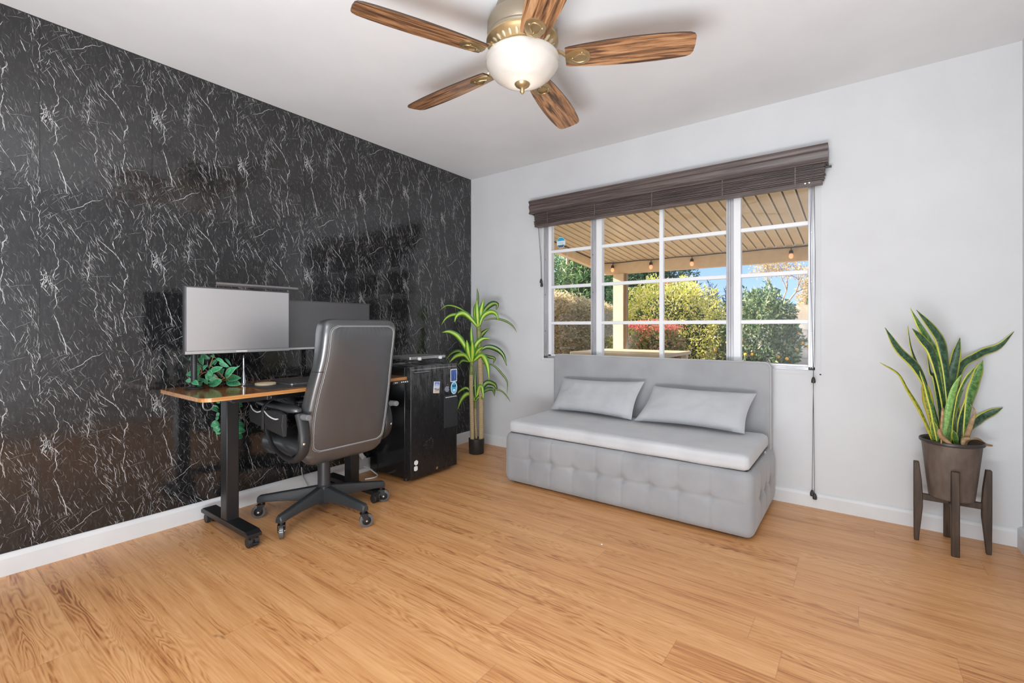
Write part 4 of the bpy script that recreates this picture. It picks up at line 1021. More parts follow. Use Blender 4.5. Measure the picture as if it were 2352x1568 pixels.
mb.ribbon(st_, [.026]*len(st_), Vector((1, 0, 0)), 0); mb.build('strap', mat('strap_webbing', (.03, .03, .032), .55), pc, solid=.002)

# ================================================================== MINI FRIDGE
fg = thing('mini_fridge', (.25, -.93, 0), 'black mini fridge with stickers on its door, beside the corner plant', 'refrigerator')
FX0, FX1, FY0, FY1, FZ1 = .045, .430, -1.158, -.706, .790
MB().box((FX0, FY0, .022), (FX1, FY1, FZ1-.004)).build('body', M['black_gloss'], fg, bev=.006)
def door_mat():
    m = mat('worn_black_door', (.014, .014, .015), .22); t, b = nodes(m)
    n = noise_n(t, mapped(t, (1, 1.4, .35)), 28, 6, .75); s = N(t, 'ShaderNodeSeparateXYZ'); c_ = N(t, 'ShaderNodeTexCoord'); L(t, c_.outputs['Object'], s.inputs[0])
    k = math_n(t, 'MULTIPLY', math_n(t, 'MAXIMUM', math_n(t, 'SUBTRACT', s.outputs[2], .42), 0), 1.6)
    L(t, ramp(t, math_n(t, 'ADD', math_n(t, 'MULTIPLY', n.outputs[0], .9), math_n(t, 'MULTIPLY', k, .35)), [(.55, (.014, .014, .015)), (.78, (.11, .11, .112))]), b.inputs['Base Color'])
    L(t, math_n(t, 'ADD', .16, math_n(t, 'MULTIPLY', n.outputs[0], .25)), b.inputs['Roughness']); return m
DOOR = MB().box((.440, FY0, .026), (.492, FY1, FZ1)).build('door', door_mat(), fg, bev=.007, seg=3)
MB().box((.430, FY0+.006, .03), (.440, FY1-.006, FZ1-.01)).build('door_gasket', M['plastic'], fg)
def fpart(name, mb, m, **kw):
    return mb.build(name, m, DOOR, **kw)
D_ = .4925
fpart('door_handle', MB().box((D_-.001, -1.135, .741), (D_+.0012, -.99, .747)), M['black'])
fpart('handle_lip', MB().box((D_-.001, -1.125, .748), (D_+.003, -.99, .7515)), M['silver'], bev=.001)
fpart('top_trim', MB().box((D_-.002, -1.15, .768), (D_+.0008, -.72, .770)), M['lgrey'])
# photo-style rectangular sticker, blue with a white border
def fsq(y0, y1, z0, z1, off=0, th=.0006): return MB().box((D_+off, y0, z0), (D_+off+th, y1, z1))
def blue_pic():
    m = mat('blue_skyline_print', (.03, .08, .30), .4); t, b = nodes(m)
    n = noise_n(t, mapped(t, (1, 60, 6)), 2, 3); L(t, ramp(t, n.outputs[0], [(.3, (.02, .04, .18)), (.6, (.07, .16, .48)), (.8, (.25, .35, .55))]), b.inputs['Base Color']); return m
fpart('blue_sticker', MB().prism(rrect(.070, .094, .006, 4, (-.743, .701)), 0, D_-.0005, D_+.0006).prism(rrect(.058, .082, .004, 4, (-.743, .701)), 0, D_+.0004, D_+.001, 1), [M['white'], blue_pic()], smooth=False)
def ell(cy, cz, a, b, n=32): return [(cy + a*math.cos(2*PI*k/n), cz + b*math.sin(2*PI*k/n)) for k in range(n)]
mb = MB().prism(ell(-.740, .608, .034, .047), 0, D_-.0005, D_+.0006).prism(ell(-.740, .608, .026, .038), 0, D_+.0004, D_+.0009, 1)
mb.prism([(-.758, .616), (-.755, .634), (-.744, .628), (-.742, .612)], 0, D_+.0006, D_+.0012, 2).prism([(-.722, .616), (-.725, .634), (-.736, .628), (-.738, .612)], 0, D_+.0006, D_+.0012, 2).prism([(-.746, .606), (-.740, .598), (-.734, .606)], 0, D_+.0006, D_+.0012, 2)
mb.prism(ell(-.740, .590, .014, .010), 0, D_+.0006, D_+.0011, 3)
fpart('round_sticker', mb, [mat('pale_cyan', (.55, .80, .90), .4), mat('cyan_blue', (.10, .45, .75), .4), mat('print_navy', (.01, .03, .09), .4), mat('print_pale', (.65, .88, .95), .4)], smooth=False)
# fruit-shaped decal with a bite and a leaf
ap = []
for k in range(48):
    a = 2*PI*k/48; r = .0235 * (1 + .05*math.cos(2*a)) ; y = r*math.cos(a); z = r*1.02*math.sin(a)
    if abs(y) < .007 and z > 0: z -= .0035*(1-abs(y)/.007)
    if abs(y) < .006 and z < 0: z += .002*(1-abs(y)/.006)
    if z < 0: y *= 1 - .35*(abs(z)/.024)**2
    d = math.hypot(y-.027, z-.004)
    if d < .0115: y, z = .027 + (y-.027)/d*.0115, .004 + (z-.004)/d*.0115
    ap.append((-.812+y, .606+z))
lf = [(-.8125, .634), (-.811, .6385), (-.808, .642), (-.8045, .6445), (-.8045, .641), (-.806, .637), (-.809, .6345)]
fpart('fruit_decal', MB().prism(ap, 0, D_-.0005, D_+.0007).prism(lf, 0, D_-.0005, D_+.0007), mat('decal_grey', (.24, .26, .32), .3), smooth=False)
# photo magnet, tilted
def rot2(pts, c_, a): return [(c_[0] + (y-c_[0])*math.cos(a) - (z-c_[1])*math.sin(a), c_[1] + (y-c_[0])*math.sin(a) + (z-c_[1])*math.cos(a)) for y, z in pts]
cc = (-.920, .630)
def pic():
    m = mat('coastal_photo_print', (.2, .3, .4), .35); t, b = nodes(m)
    n = noise_n(t, mapped(t, (1, 1, 1)), 42, 3, .6); s = N(t, 'ShaderNodeSeparateXYZ'); c_ = N(t, 'ShaderNodeTexCoord'); L(t, c_.outputs['Object'], s.inputs[0])
    f = math_n(t, 'ADD', math_n(t, 'MULTIPLY', math_n(t, 'SUBTRACT', s.outputs[2], .589), 9), math_n(t, 'MULTIPLY', n.outputs[0], .5))
    L(t, ramp(t, f, [(.15, (.45, .22, .12)), (.38, (.75, .62, .45)), (.5, (.08, .09, .16)), (.62, (.70, .72, .80)), (.85, (.16, .25, .60))]), b.inputs['Base Color']); return m
fpart('photo_magnet', MB().prism(rot2([(-.948, .589), (-.892, .589), (-.892, .671), (-.948, .671)], cc, -.10), 0, D_-.0005, D_+.004).prism(rot2([(-.945, .592), (-.895, .592), (-.895, .668), (-.945, .668)], cc, -.10), 0, D_+.0038, D_+.0044, 1), [M['white'], pic()], smooth=False)
# note holder board
mb = MB().prism(rrect(.136, .236, .006, 4, (-.776, .442)), 0, D_-.0005, D_+.006).prism(rrect(.124, .190, .004, 4, (-.776, .436)), 0, D_+.0055, D_+.0066, 1).box((D_+.0055, -.835, .543), (D_+.0085, -.718, .549), 2).box((D_+.003, -.722, .545), (D_+.013, -.708, .566), 3)
fpart('note_board', mb, [M['base_metal'], mat('board_face', (.035, .036, .04), .3), M['lgrey'], M['black']], smooth=False)
hexp = lambda cy, cz, r, n=6, a0=0: [(cy + r*math.cos(a0+2*PI*k/n), cz + r*1.0*math.sin(a0+2*PI*k/n)) for k in range(n)]
fpart('white_magnet', MB().prism(hexp(-1.112, .134, .0185, 6, .35), 0, D_-.0005, D_+.004), M['white'], bev=.001)
fpart('white_magnet', MB().prism(rrect(.030, .032, .010, 5, (-1.115, .095)), 0, D_-.0005, D_+.004), M['white'], bev=.001)
fpart('door_lock', MB().cyl((D_-.001, -.916, .052), (D_+.002, -.916, .052), .0095, n=24), M['chrome'])
fpart('lock_slot', MB().cyl((D_+.002, -.916, .052), (D_+.0024, -.916, .052), .004, n=16), M['black'])
# dried adhesive smudge
mb = MB(); rnd = random.Random(8)
for _ in range(34):
    a = rnd.uniform(0, 2*PI); r = .034 + rnd.gauss(0, .006); y = -.985 + r*math.cos(a); z = .232 + r*1.15*math.sin(a); s_ = rnd.uniform(.001, .0035)
    mb.box((D_-.0004, y-s_, z-s_*.5), (D_+.0003, y+s_, z+s_*.5))
for _ in range(14):
    y = -1.05 + rnd.uniform(0, .03); z = .238 + rnd.gauss(0, .0018); mb.box((D_-.0004, y-.003, z-.0007), (D_+.0003, y+.003, z+.0007))
fpart('glue_residue', mb, mat('glue_residue', (.09, .09, .09), .6), smooth=False)
for x, y in ((.07, FY0+.03), (.41, FY0+.03), (.07, FY1-.03), (.41, FY1-.03)): MB().cyl((x, y, 0), (x, y, .026), .016, n=16).build('foot', M['plastic'], fg)

# laptop on a folding silver riser on top of the fridge
rs = thing('laptop_riser', (.30, -.97, FZ1-.004), 'silver folding laptop riser standing on top of the mini fridge', 'laptop stand')
z = FZ1 - .004
for y in (-1.06, -.86):
    MB().box((.12, y-.012, z), (.475, y+.012, z+.006)).build('rail', M['silver'], rs, bev=.0015)
    MB().obox((.30, y, z+.026), (Vector((.985, 0, .17)), Vector((0, 1, 0)), Vector((-.17, 0, .985))), (.16, .005, .003)).obox((.30, y, z+.026), (Vector((.985, 0, -.17)), Vector((0, 1, 0)), Vector((.17, 0, .985))), (.16, .005, .003)).build('cross_strut', M['silver'], rs)
    MB().box((.12, y-.012, z+.044), (.475, y+.012, z+.050)).build('rail', M['silver'], rs, bev=.0015)
    MB().box((.463, y-.012, z+.044), (.477, y+.012, z+.064)).build('stop_hook', M['white'], rs, bev=.002)
MB().box((.14, -1.06, z+.0005), (.16, -.86, z+.0055)).box((.44, -1.06, z+.0005), (.46, -.86, z+.0055)).build('cross_bar', M['silver'], rs)
l2 = thing('laptop', (.30, -.96, z+.05), 'closed silver laptop resting on the riser above the fridge', 'laptop')
MB().prism(rrect(.27, .345, .012, 5, (.322, -.962)), 2, z+.0505, z+.060).build('base', M['silver'], l2, bev=.002)
MB().prism(rrect(.27, .345, .012, 5, (.322, -.962)), 2, z+.0608, z+.068).build('lid', M['silver'], l2, bev=.002)

# ================================================================== CABLES AND ADAPTER
o = thing('wall_adapter', (.10, -1.245, 0), 'grey power adapter block with white cable behind the right desk leg', 'power adapter')
MB().box((.030, -1.262, .045), (.070, -1.205, .130)).build('block', M['lgrey'], o, bev=.004)
MB().obox((.085, -1.262, .155), (Vector((0, .55, -.83)).normalized(), Vector((0, .83, .55)).normalized(), Vector((1, 0, 0))), (.036, .016, .008)).build('control', M['white'], o, bev=.005)
MB().tube(crv([(.072, -1.23, .06), (.085, -1.20, .045), (.13, -1.175, .012), (.17, -1.185, .005), (.19, -1.23, .005), (.17, -1.29, .005)], 30), .004, 8).build('cable', M['white'], o)
o = MB().tube(crv([(.035, -1.675, .155), (.030, -1.668, .11), (.032, -1.655, .07), (.040, -1.640, .030), (.055, -1.650, .005), (.075, -1.672, .005)], 26), .0032, 8).build('loose_cable', M['lgrey'], origin=(.04, -1.66, 0)); tag(o, 'short white cable dangling to the floor by the baseboard behind the chair', 'cable')
o = MB().box((.085, -1.05, 0), (.15, -1.0, .019)).build('cable_clip', M['white'], bev=.003, origin=(.11, -1.02, 0)); tag(o, 'small pale plastic clip lying under the rear of the mini fridge', 'clip')
o = MB().tube(crv([(.10, -2.24, DZ-.06), (.16, -2.10, .66), (.25, -2.07, .62), (.30, -2.06, .56), (.22, -2.04, .50), (.12, -2.00, .60), (.10, -1.95, DZ-.056)], 34), .0028, 8).build('desk_cable', M['cable_black'], origin=(.15, -2.1, .6)); tag(o, 'black cable looping below the desk top beside the left leg', 'cable')
o = MB().ball((1.82, -1.95, .003), .004, 6, sz=.7).build('crumb', M['white'], origin=(1.82, -1.95, 0)); 
cpos = onax(1382, 1251, 2, .0); bpy.data.objects.remove(o)
o = MB().ball((cpos.x, cpos.y, .0028), .004, 6, sz=.7).build('crumb', M['white'], origin=(cpos.x, cpos.y, 0)); tag(o, 'tiny white crumb on the wood floor in front of the sofa', 'crumb')

# ================================================================== DRACAENA IN THE CORNER
PX, PY = .330, -.300
pm = thing('dracaena_plant', (PX, PY, 0), 'tall artificial corn plant in a small black pot in the room corner', 'plant')
MB().lathe((PX, PY, 0), [(.001, 0), (.060, 0), (.063, .004), (.067, .125), (.064, .127), (.061, .115), (.001, .112)], 36).build('pot', mat('matte_black_pot', (.02, .018, .017), .5), pm)
DP = depth((PX, PY, .5))
def pp(X, Y, dz=0): return atD(820 + X/3.135, 640 + Y/3.135, DP + dz)
def trunk(pts, r, d, nm='trunk'):
    P = crv([pp(x, y, d) for x, y in pts], 20)
    P[0].z = .112
    MB().tube(P, [r*(1 - .10*i/len(P)) for i in range(len(P))], 16).build(nm, M['trunk'], pm)
trunk([(895, 1150), (893, 900), (890, 700), (884, 540)], .0225, .0); trunk([(830, 1150), (826, 950), (822, 800), (822, 690)], .0185, -.025); trunk([(858, 1140), (852, 1040), (850, 930)], .0125, .03)
for P_, r_ in (([pp(884, 545, 0), pp(880, 440, 0), pp(877, 350, 0)], [.0215, .019, .021]), ([pp(822, 692, -.025), pp(824, 640, -.025), pp(826, 600, -.025)], [.018, .017, .017]), ([pp(850, 932, .03), pp(852, 880, .03)], [.0115, .0115])):
    MB().tube(P_, r_, 14).build('green_stem', M['stem_green'], pm)
MB().lathe((PX, PY, .1125), [(.001, .002), (.060, .0)], 24).build('soil', M['soil'], pm)
PL = [  # centre line in the crop frame, width, bright?, depth of tip
 ([(870,350),(820,290),(770,250),(722,262),(700,312)],46,1,-.04), ([(850,310),(780,238),(700,198),(640,195),(598,226)],13,1,.06), ([(845,300),(760,262),(690,260),(640,285),(608,332)],26,1,.03),
 ([(872,352),(866,250),(862,152)],42,1,-.02), ([(880,345),(890,250),(912,148)],52,1,.0), ([(868,220),(870,130),(864,62)],18,0,.03), ([(880,345),(905,275),(955,240),(1000,252),(1018,300)],42,1,-.05),
 ([(895,270),(930,215),(975,180),(1010,185),(1003,225)],44,0,.05), ([(915,300),(990,286),(1070,305),(1122,340),(1150,384)],17,0,.04), ([(860,310),(845,240),(848,182)],22,0,.06), ([(862,345),(850,250),(856,170)],34,1,.03),
 ([(818,600),(778,490),(725,415),(665,382),(612,386)],46,1,-.02), ([(822,605),(800,520),(790,440)],48,1,-.03), ([(828,605),(832,520),(828,440)],46,1,-.05), ([(832,590),(850,490),(900,435),(968,430)],38,1,-.02),
 ([(818,605),(775,552),(715,558),(665,602)],38,1,-.06), ([(812,590),(745,525),(685,535),(632,592)],32,0,.04), ([(838,595),(895,552),(938,620),(952,732)],46,1,-.08), ([(870,530),(930,492),(1000,505),(1052,550),(1078,628)],42,0,.0),
 ([(838,540),(825,430),(822,335)],28,1,.04), ([(878,455),(900,400),(957,352)],38,0,.05), ([(895,540),(950,562),(990,575),(980,612)],28,0,.05), ([(895,610),(975,620),(1040,680),(1082,745),(1078,832)],16,0,.02), ([(840,570),(870,520),(905,490)],34,1,-.04), ([(810,600),(760,590),(730,620)],34,0,.03),
 ([(855,880),(850,750),(852,630)],26,0,.05), ([(858,870),(880,785),(900,785),(912,868)],36,1,-.06), ([(868,860),(925,755),(985,760),(1012,805)],44,0,.05), ([(875,840),(955,795),(1035,805),(1082,850),(1105,888)],13,0,.03), ([(850,865),(795,790),(745,805),(718,835)],22,1,-.0), ([(850,880),(805,830),(755,865),(722,945)],38,1,-.05), ([(865,860),(930,800),(980,800),(990,845)],36,0,.08), ([(845,870),(830,790),(850,760)],24,0,.02), ([(850,885),(880,850),(905,870)],26,0,-.03)]
rnd = random.Random(21)
for pts, w_, br, dt in PL:
    n0 = len(pts); P = [pp(x, y, dt * (i/(n0-1)) + (-.02 if pts[0][0] < 840 and pts[0][1] > 400 else 0)) for i, (x, y) in enumerate(pts)]
    C_ = crv(P, 14); n = len(C_)
    W_ = w_/3.135/FPX*DP
    ws = [W_ * max(.06, min(1, (.35 + 1.6*i/n)) * (1 - (i/(n-1))**3.2)) for i in range(n)]
    sides = []
    for i in range(n):
        d = (C_[min(i+1, n-1)] - C_[max(i-1, 0)]).normalized(); sides.append(d.cross(FW + Vector((0, 0, .25))))
    for i in range(n): C_[i].x = max(C_[i].x, .03); C_[i].y = min(C_[i].y, -.02)
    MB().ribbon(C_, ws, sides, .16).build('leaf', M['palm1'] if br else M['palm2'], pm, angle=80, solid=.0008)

# ================================================================== SNAKE PLANT ON STAND
QX, QY = 3.280, -.190
ps = thing('plant_stand', (QX, QY, 0), 'four-legged dark wood plant stand at the right end of the window wall', 'plant stand')
for dx, dy in ((-1, 0), (1, 0), (0, -1), (0, 1)):
    rd = Vector((dx, dy, 0)); tg = Vector((-dy, dx, 0)); c0 = Vector((QX, QY, 0)); rings = []
    for z, ri, ro in ((0, .119, .137), (.02, .118, .138), (.17, .104, .139), (.23, .104, .139), (.30, .108, .139), (.392, .118, .139)):
        rings.append([c0 + rd*ri - tg*.015 + UP*z, c0 + rd*ro - tg*.015 + UP*z, c0 + rd*ro + tg*.015 + UP*z, c0 + rd*ri + tg*.015 + UP*z])
    MB().loft(rings).build('leg', M['stand'], ps, bev=.003, angle=35)
MB().box((QX-.11, QY-.010, .205), (QX+.11, QY+.010, .235)).box((QX-.010, QY-.11, .2045), (QX+.010, QY+.11, .2345)).build('crosspiece', M['stand'], ps, bev=.002)
sn = thing('snake_plant', (QX, QY, .2355), 'snake plant with yellow-edged leaves in a brown pot on the wood stand', 'plant')
MB().lathe((QX, QY, .2355), [(.001, 0), (.078, 0), (.084, .006), (.094, .10), (.110, .262), (.116, .268), (.1165, .276), (.113, .279), (.109, .274), (.107, .25), (.001, .25)], 56).build('pot', M['pot'], sn, angle=30)
MB().lathe((QX, QY, .2355), [(.1165, .266), (.1195, .270), (.1195, .279), (.116, .282), (.112, .279)], 56).build('pot_rim', mat('dark_rim', (.045, .040, .038), .4), sn, angle=30)
def soilz():
    mb = MB(); rn = random.Random(1); n = 30
    rings = [[(QX + r*math.cos(2*PI*k/n), QY + r*math.sin(2*PI*k/n), .2355+.252 + rn.uniform(-.002, .004)) for k in range(n)] for r in (.002, .03, .06, .085, .1065)]
    mb.loft(rings, cap=False); return mb
soilz().build('soil', M['soil'], sn)
DS = depth((QX, QY, .5))
def sp2(X, Y, d=0): return atD(1980 + X/2.57, 690 + Y/2.57, DS + d)
SL = [([(425,838),(350,660),(275,530),(215,430),(105,366)],34,3,-.03,0),([(472,845),(400,560),(330,400),(220,290),(135,160)],62,1,.03,0),([(478,830),(400,560),(330,380),(290,270),(270,150)],34,1,.06,0),
 ([(505,840),(485,600),(430,330),(370,240),(295,165)],74,1,.0,0),([(515,800),(475,400),(400,240),(330,120),(285,45)],58,2,.03,0),([(530,840),(510,500),(480,280),(430,180),(320,55)],62,1,.01,0),
 ([(540,830),(530,500),(550,350),(578,220)],62,1,.02,0),([(560,830),(570,430),(690,320),(800,270),(872,182)],52,1,.04,0),([(475,845),(515,640),(555,510),(588,435)],46,4,-.04,0),([(530,850),(555,640),(600,500),(668,390)],48,2,-.02,0),
 ([(608,860),(635,620),(680,450),(712,352)],62,2,.0,.3),([(590,830),(660,740),(740,670),(810,620)],62,1,.05,0),([(462,850),(432,680),(385,510),(340,415)],72,2,-.05,0),([(480,820),(440,480),(408,420),(385,320)],46,1,.05,0),
 ([(565,862),(590,700),(640,540),(682,370)],46,1,.01,0),([(448,846),(400,640),(380,540),(360,480)],56,3,.0,0),([(560,862),(550,810),(538,765)],32,2,-.06,0),([(500,845),(520,720),(560,600),(600,520)],52,2,-.01,0),([(445,846),(430,780),(415,700)],44,2,-.03,0)]
rnd = random.Random(4); key = {1: 'snake1', 2: 'snake2', 3: 'snake3', 4: 'snake4'}
for pts, w_, kk, d, tw in SL:
    n0 = len(pts); P = [sp2(x, y, d*(.5 + .9*i/(n0-1))) for i, (x, y) in enumerate(pts)]
    P[0].z = max(P[0].z, .478); 
    C_ = crv(P, 22); n = len(C_); W_ = w_/2.57/FPX*DS*.92
    ws = [W_ * (min(1, .48 + 1.1*i/n)) * max(.03, (1 - (i/(n-1))**4.5)) * (1 + .05*math.sin(i*.9+w_)) for i in range(n)]
    sides = []; ph = rnd.uniform(-.35, .35)
    for i in range(n):
        dd = (C_[min(i+1, n-1)] - C_[max(i-1, 0)]).normalized(); b_ = dd.cross(FW).normalized()
        a_ = ph + .5*math.sin(i*.12 + w_); sides.append(b_*math.cos(a_) + FW*math.sin(a_))
    for i in range(n): C_[i].y = min(C_[i].y, -.022); C_[i].x = min(C_[i].x, 3.52)
    MB().ribbon(C_, ws, sides, .18).build('leaf', M[key[kk]], sn, angle=80, solid=.0022)
for pts, w_, d in (([(470,846),(474,750),(482,650),(476,632)],16,-.07),([(615,860),(650,750),(672,660),(640,612)],34,-.05),([(540,858),(500,822),(470,790),(464,758)],30,-.08),([(610,856),(640,822),(690,820),(735,850),(772,857)],16,-.04),([(600,862),(612,830),(640,815)],30,-.07),([(590,800),(580,720),(575,655)],22,.03)):
    C_ = crv([sp2(x, y, d) for x, y in pts], 14); n = len(C_); W_ = w_/2.57/FPX*DS
    MB().ribbon(C_, [W_*max(.1, .4 + .6*math.sin(PI*i/(n-1)*.9 + (1.2 if w_ > 30 else 0))) for i in range(n)], [(C_[min(i+1, n-1)]-C_[max(i-1, 0)]).normalized().cross(FW) for i in range(n)], .45).build('dry_leaf', M['dry'], sn, angle=80, solid=.001)

# ================================================================== OUTDOORS
struct('ground', MB().box((-30, .14, -.25), (30, 60, -.14)), M['gravel'], smooth=False)
struct('patio_slab', MB().box((-1.2, .14, -.14), (5.5, 3.9, -.06)), M['concrete'], smooth=False)
# patio roof: tan interlocking pans running away from the house
PYB = 3.5; RX0, RX1 = -.36, 5.4; zh, zl = 2.385, 2.075
def zr(y): return zh + (zl-zh)*(y-.14)/(PYB-.14)
mb = MB(); x = RX0
mb.loft([[(RX0, .14, zr(.14)+.05), (RX1, .14, zr(.14)+.05), (RX1, .14, zr(.14)+.10), (RX0, .14, zr(.14)+.10)], [(RX0, PYB+.15, zr(PYB+.15)+.05), (RX1, PYB+.15, zr(PYB+.15)+.05), (RX1, PYB+.15, zr(PYB+.15)+.10), (RX0, PYB+.15, zr(PYB+.15)+.10)]], mi=1)
while x < RX1 - .05:
    for (a, b, dz, mi) in ((.0, .083, .0, 0), (.083, .093, -.010, 2)):
        y0, y1 = .14, PYB
        mb.loft([[(x+a, y, zr(y)+dz), (x+b, y, zr(y)+dz), (x+b, y, zr(y)+.05), (x+a, y, zr(y)+.05)] for y in (y0, y1)], mi=mi)
    x += .105
o = struct('patio_roof', mb, [M['patio_roof'], M['patio_groove'], M['patio_lip']], smooth=False)
struct('patio_beam', MB().box((RX0, PYB, 1.885), (RX1, PYB+.10, 2.078)), M['stucco'], smooth=False)
mb = MB(); mb.loft([[(RX0-.08, y, zr(y)-.125), (RX0, y, zr(y)-.125), (RX0, y, zr(y)+.05), (RX0-.08, y, zr(y)+.05)] for y in (.14, PYB+.10)]); struct('patio_side_beam', mb, M['stucco'], smooth=False)
struct('patio_post', MB().box((-.165, PYB-.03, -.06), (.008, PYB+.12, 1.885)), M['stucco'], bev=.01)
o = MB().box((.012, PYB+.0, -.06), (.045, PYB+.06, 1.885)).build('downspout', noisy('brown_downspout', (.30, .20, .11), (.36, .25, .14), 4, .5), origin=(.03, PYB+.03, -.06)); tag(o, 'thin brown downspout beside the cream patio post', 'downspout')
struct('exterior_house_wall', MB().box((-6, 0, -.2), (-.12, .14, 2.7)).box((XR+.12, 0, -.2), (9, .14, 2.7)), M['stucco'], smooth=False)
# string lights along the beam
sl = thing('string_lights', (1.2, PYB-.01, 2.06), 'black string lights with warm bulbs along the patio beam', 'string lights')
mb = MB(); pts = []
for i in range(60):
    x = RX0 + .02 + i*.06; pts.append((x, PYB-.016, 2.062 - .008*abs(math.sin(i*.33))))
mb.tube(pts, .006, 6)
sidep = [(RX0+.012, y, zr(y) - .012) for y in (.9, 1.6, 2.3, 3.0, 3.48)]; mb.tube(sidep, .006, 6)
mb.build('cable', M['cable_black'], sl)
for px in (1407, 1495, 1589, 1817):
    q = onax(px, 605, 1, PYB-.03); x = q.x
    MB().tube([(x, PYB-.018, 2.055), (x, PYB-.024, 2.02)], .005, 6).lathe((x, PYB-.03, 1.965), [(.001, .055), (.012, .055), (.022, .045), (.024, .012), (.001, .012)], 14).build('socket', M['cable_black'], sl)
    MB().lathe((x, PYB-.03, 1.965), [(.016, .012), (.024, -.008), (.026, -.025), (.016, -.046), (.001, -.052)], 14).build('bulb', M['filament'], sl)
q = onax(1303, 600, 0, RX0+.02)
MB().tube([(RX0+.014, q.y, zr(q.y)-.012), (RX0+.02, q.y, q.z+.035)], .005, 6).lathe((RX0+.02, q.y, q.z), [(.001, .045), (.012, .045), (.018, .03), (.018, .008), (.001, .008)], 12).build('socket', M['white'], sl)
MB().lathe((RX0+.02, q.y, q.z), [(.013, .008), (.020, -.012), (.021, -.025), (.012, -.045), (.001, -.05)], 12).build('bulb', mat('clear_bulb', (.75, .66, .52), .15), sl)
# patio table just outside the window
tb = thing('patio_table', (.85, 1.55, -.06), 'square beige patio table just outside the window', 'table')
MB().prism(rrect(1.05, .95, .03, 4, (.86, 1.72)), 2, .755, .790).build('tabletop', M['tabletop'], tb, bev=.004)
for x, y in ((.40, 1.30), (1.32, 1.30), (.40, 2.14), (1.32, 2.14)): MB().box((x-.03, y-.03, -.06), (x+.03, y+.03, .755)).build('leg', M['tabletop'], tb)

def leaves(mb, n, fn, size, rn, asp=3.0, up=.2, mi=0):
    """n folded leaflets; fn() gives a point and outward normal"""
    for _ in range(n):
        p, nr = fn(); d = Vector((rn.gauss(0, 1), rn.gauss(0, 1), rn.gauss(0, 1) + up)).normalized()
        d = (d + nr * .6).normalized(); s_ = d.cross(Vector((rn.gauss(0, 1), rn.gauss(0, 1), rn.gauss(0, 1)))).normalized()
        l = size * rn.uniform(.6, 1.3); w_ = l / asp; k = d.cross(s_) * w_ * .25
        mb.add([p, p + d*l*.5 + s_*w_*.5 + k, p + d*l, p + d*l*.5 - s_*w_*.5 + k], [(0, 1, 2, 3)], mi)
def blob_fn(c, r, rn, lump=.25, seed=0, shell=.35, zmin=None):
    c = Vector(c); r = Vector(r)
    def fn():
        while True:
            d = Vector((rn.gauss(0, 1), rn.gauss(0, 1), rn.gauss(0, 1))).normalized()
            k = (1 + lump * noise.noise(d * 2.2 + Vector((seed, 0, 0))) + lump*.5*noise.noise(d * 6 + Vector((seed, 3, 0)))) * (1 - shell * rn.random() ** 2)
            p = c + Vector((d.x*r.x*k, d.y*r.y*k, d.z*r.z*k))
            if p.z > (-.13 if zmin is None else zmin): return p, d
    return fn
def bush(name, c, r, n, size, m, label, cat, asp=3, seed=0, lump=.25, extra=None, core=True, group=None):
    rn = random.Random(seed + 100); t = thing(name, (c[0], c[1], -.14), label, cat, group)
    mb = MB(); leaves(mb, n, blob_fn(c, r, rn, lump, seed), size, rn, asp)
    mats = [m]
    if extra:
        for (n2, fn2, s2, m2, a2) in extra: mats.append(m2); leaves(mb, n2, fn2(rn), s2, rn, a2, mi=len(mats)-1)
    mb.build('foliage', mats, t, smooth=False)
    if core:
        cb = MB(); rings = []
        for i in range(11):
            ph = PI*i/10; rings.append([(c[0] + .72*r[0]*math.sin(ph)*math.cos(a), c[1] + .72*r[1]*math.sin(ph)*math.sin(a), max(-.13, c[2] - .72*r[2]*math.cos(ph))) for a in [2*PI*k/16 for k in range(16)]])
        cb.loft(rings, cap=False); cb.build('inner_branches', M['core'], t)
    return t
# clipped hedge along the left boundary, brown-green with a sunlit top
hd = thing('clipped_hedge', (-2.4, 6.0, -.14), 'long clipped brown-green hedge running along the left of the garden', 'hedge')
rn = random.Random(2); mb = MB()
hz = 1.66; HA = Vector((-1.25, 3.2, 0)); HB = Vector((-3.1, 10.0, 0)); HD = (HB-HA).normalized(); HN = Vector((HD.y, -HD.x, 0)); HL = (HB-HA).length; HW = 1.1
def hfn():
    f = rn.random(); u = rn.uniform(0, HL)
    if f < .66: p = HA + HD*u + HN*rn.gauss(0, .035) + UP*rn.uniform(-.13, hz); nn = HN
    elif f < .85: p = HA + HD*u - HN*rn.uniform(0, HW) + UP*(hz + rn.gauss(0, .04)); nn = UP
    else: p = HA - HN*rn.uniform(0, HW) + HD*rn.gauss(0, .03) + UP*rn.uniform(-.13, hz); nn = -HD
    return p, nn
leaves(mb, 30000, hfn, .06, rn, 2.0)
mb.build('foliage', M['f_hedge'], hd, smooth=False)
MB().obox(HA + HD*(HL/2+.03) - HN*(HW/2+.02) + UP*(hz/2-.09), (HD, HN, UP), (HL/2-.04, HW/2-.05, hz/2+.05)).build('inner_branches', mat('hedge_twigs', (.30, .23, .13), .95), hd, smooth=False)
bush('oleander_shrub', (-3.9, 5.6, 1.9), (1.15, 1.5, 1.9), 14000, .17, M['f_oleander'], 'tall dark oleander shrub behind the hedge at the left of the view', 'shrub', 6, 1)
bush('oleander_shrub', (-4.6, 10.4, 2.0), (1.35, 1.2, 2.0), 10000, .20, M['f_oleander'], 'oleander shrub with pale tips seen beside the cream patio post', 'shrub', 6, 2)
bush('broad_dark_tree', (-4.4, 14.5, 2.6), (2.2, 1.5, 2.3), 15000, .20, M['f_dark'], 'dense dark green tree behind the yellow bush', 'tree', 4, 3, .18)
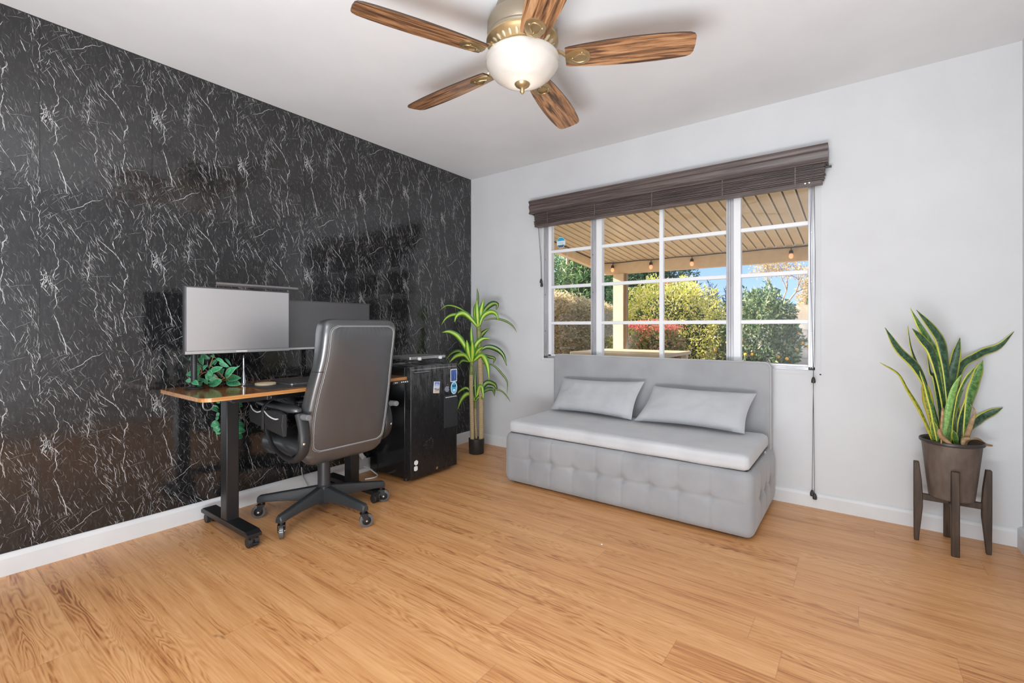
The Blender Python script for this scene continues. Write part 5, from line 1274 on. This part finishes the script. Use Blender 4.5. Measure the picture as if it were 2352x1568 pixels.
bush('yellow_bush', (-.28, 6.35, .92), (1.15, .62, 1.10), 24000, .060, M['f_yellow'], 'bright yellow-green flowering bush in the middle of the garden', 'bush', 2.6, 4, .30, extra=[(30, lambda rn: blob_fn((-.1, 5.8, 1.95), (.06, .06, .05), rn), .05, M['f_flower'], 2)])
bush('red_flowering_bush', (.02, 4.85, .45), (.52, .42, .68), 9000, .075, M['f_redbush'], 'red-tipped bush with pink flowers in front of the yellow bush', 'bush', 3.5, 6, .22, extra=[(700, lambda rn: blob_fn((.0, 4.7, 1.08), (.46, .26, .09), rn, .3, 5, .4), .050, M['f_flower'], 2.2)])
for i, (x, y, hh) in enumerate(((-1.35, 14, 2.45), (-.75, 14.3, 2.3), (-.1, 14.1, 2.15), (-1.95, 14.4, 2.6), (.5, 14.0, 1.9))):
    bush('spiky_shrub', (x, y, hh*.45), (.34, .34, hh*.55), 2400, .19, M['f_cypress'], 'blue-grey shrub in the distant row behind the yellow bush, %s' % ('second from its left end', 'in the middle of the row', 'second from its right end', 'at its left end', 'at its right end')[i], 'shrub', 7, 20+i, .4, group='distant blue-grey shrubs')
# citrus tree with fruit
ct = thing('citrus_tree', (1.42, 6.3, -.14), 'orange tree with small fruit at the right of the garden', 'tree')
rn = random.Random(9); mb = MB()
f1 = blob_fn((1.42, 6.3, .72), (.62, .55, .98), rn, .3, 11); leaves(mb, 12000, f1, .085, rn, 2.6)
mb.build('foliage', M['f_citrus'], ct, smooth=False)
f2 = blob_fn((1.42, 6.3, .62), (.66, .58, .85), rn, .3, 11, .05)
k = 0
while k < 46:
    p, d = f2()
    if d.y < .25: MB().ball(p, .030, 7).build('orange', M['orange'], ct); k += 1
MB().tube([(1.42, 6.3, -.14), (1.44, 6.3, .5)], .05).build('trunk', M['bark'], ct)
# bare tan-leaved tree far off
tt = thing('bare_tree', (4.0, 22, -.14), 'thin bare tree with tan leaves against the sky at the right', 'tree')
mb = MB(); rn = random.Random(14); tips = []
def branch(p, d, l, r, lvl):
    q = p + d*l; mid = p + d*l*.5 + Vector((rn.gauss(0, 1), 0, rn.gauss(0, 1)))*l*.05
    mb.tube([p, mid, q], [r, r*.8, r*.6], 5)
    if lvl == 0: tips.append(q); return
    for _ in range(3):
        dd = (d + Vector((rn.gauss(0, .55), rn.gauss(0, .4), rn.gauss(.05, .3)))).normalized(); branch(q, dd, l*.68, r*.6, lvl-1)
branch(Vector((-.05, 22, -.14)), Vector((.05, 0, 1)), 2.0, .07, 0); tips.clear()
for dx in (-.35, .45, .1): branch(Vector((-.05, 22, 1.8)), Vector((dx, 0, .8)).normalized(), 1.0, .05, 3)
mb.build('branches', M['bark'], tt)
lm = MB()
for q in tips:
    for _ in range(16):
        p = q + Vector((rn.gauss(0, .22), rn.gauss(0, .2), rn.gauss(0, .18))); leaves(lm, 1, lambda: (p, UP), .12, rn, 1.8)
lm.build('foliage', M['f_tan'], tt, smooth=False)
bush('tan_tree', (1.35, 24, 2.2), (.95, .9, 1.9), 5000, .14, M['f_tan'], 'tan leafy tree at the far right above the garden wall', 'tree', 2, 31, .3)
struct('garden_wall', MB().box((.4, 8.4, -.14), (8, 8.6, 1.12)), M['block'], smooth=False)
struct('far_garden_wall', MB().box((.35, 17, -.14), (8, 17.2, 1.88)), M['stucco'], smooth=False)
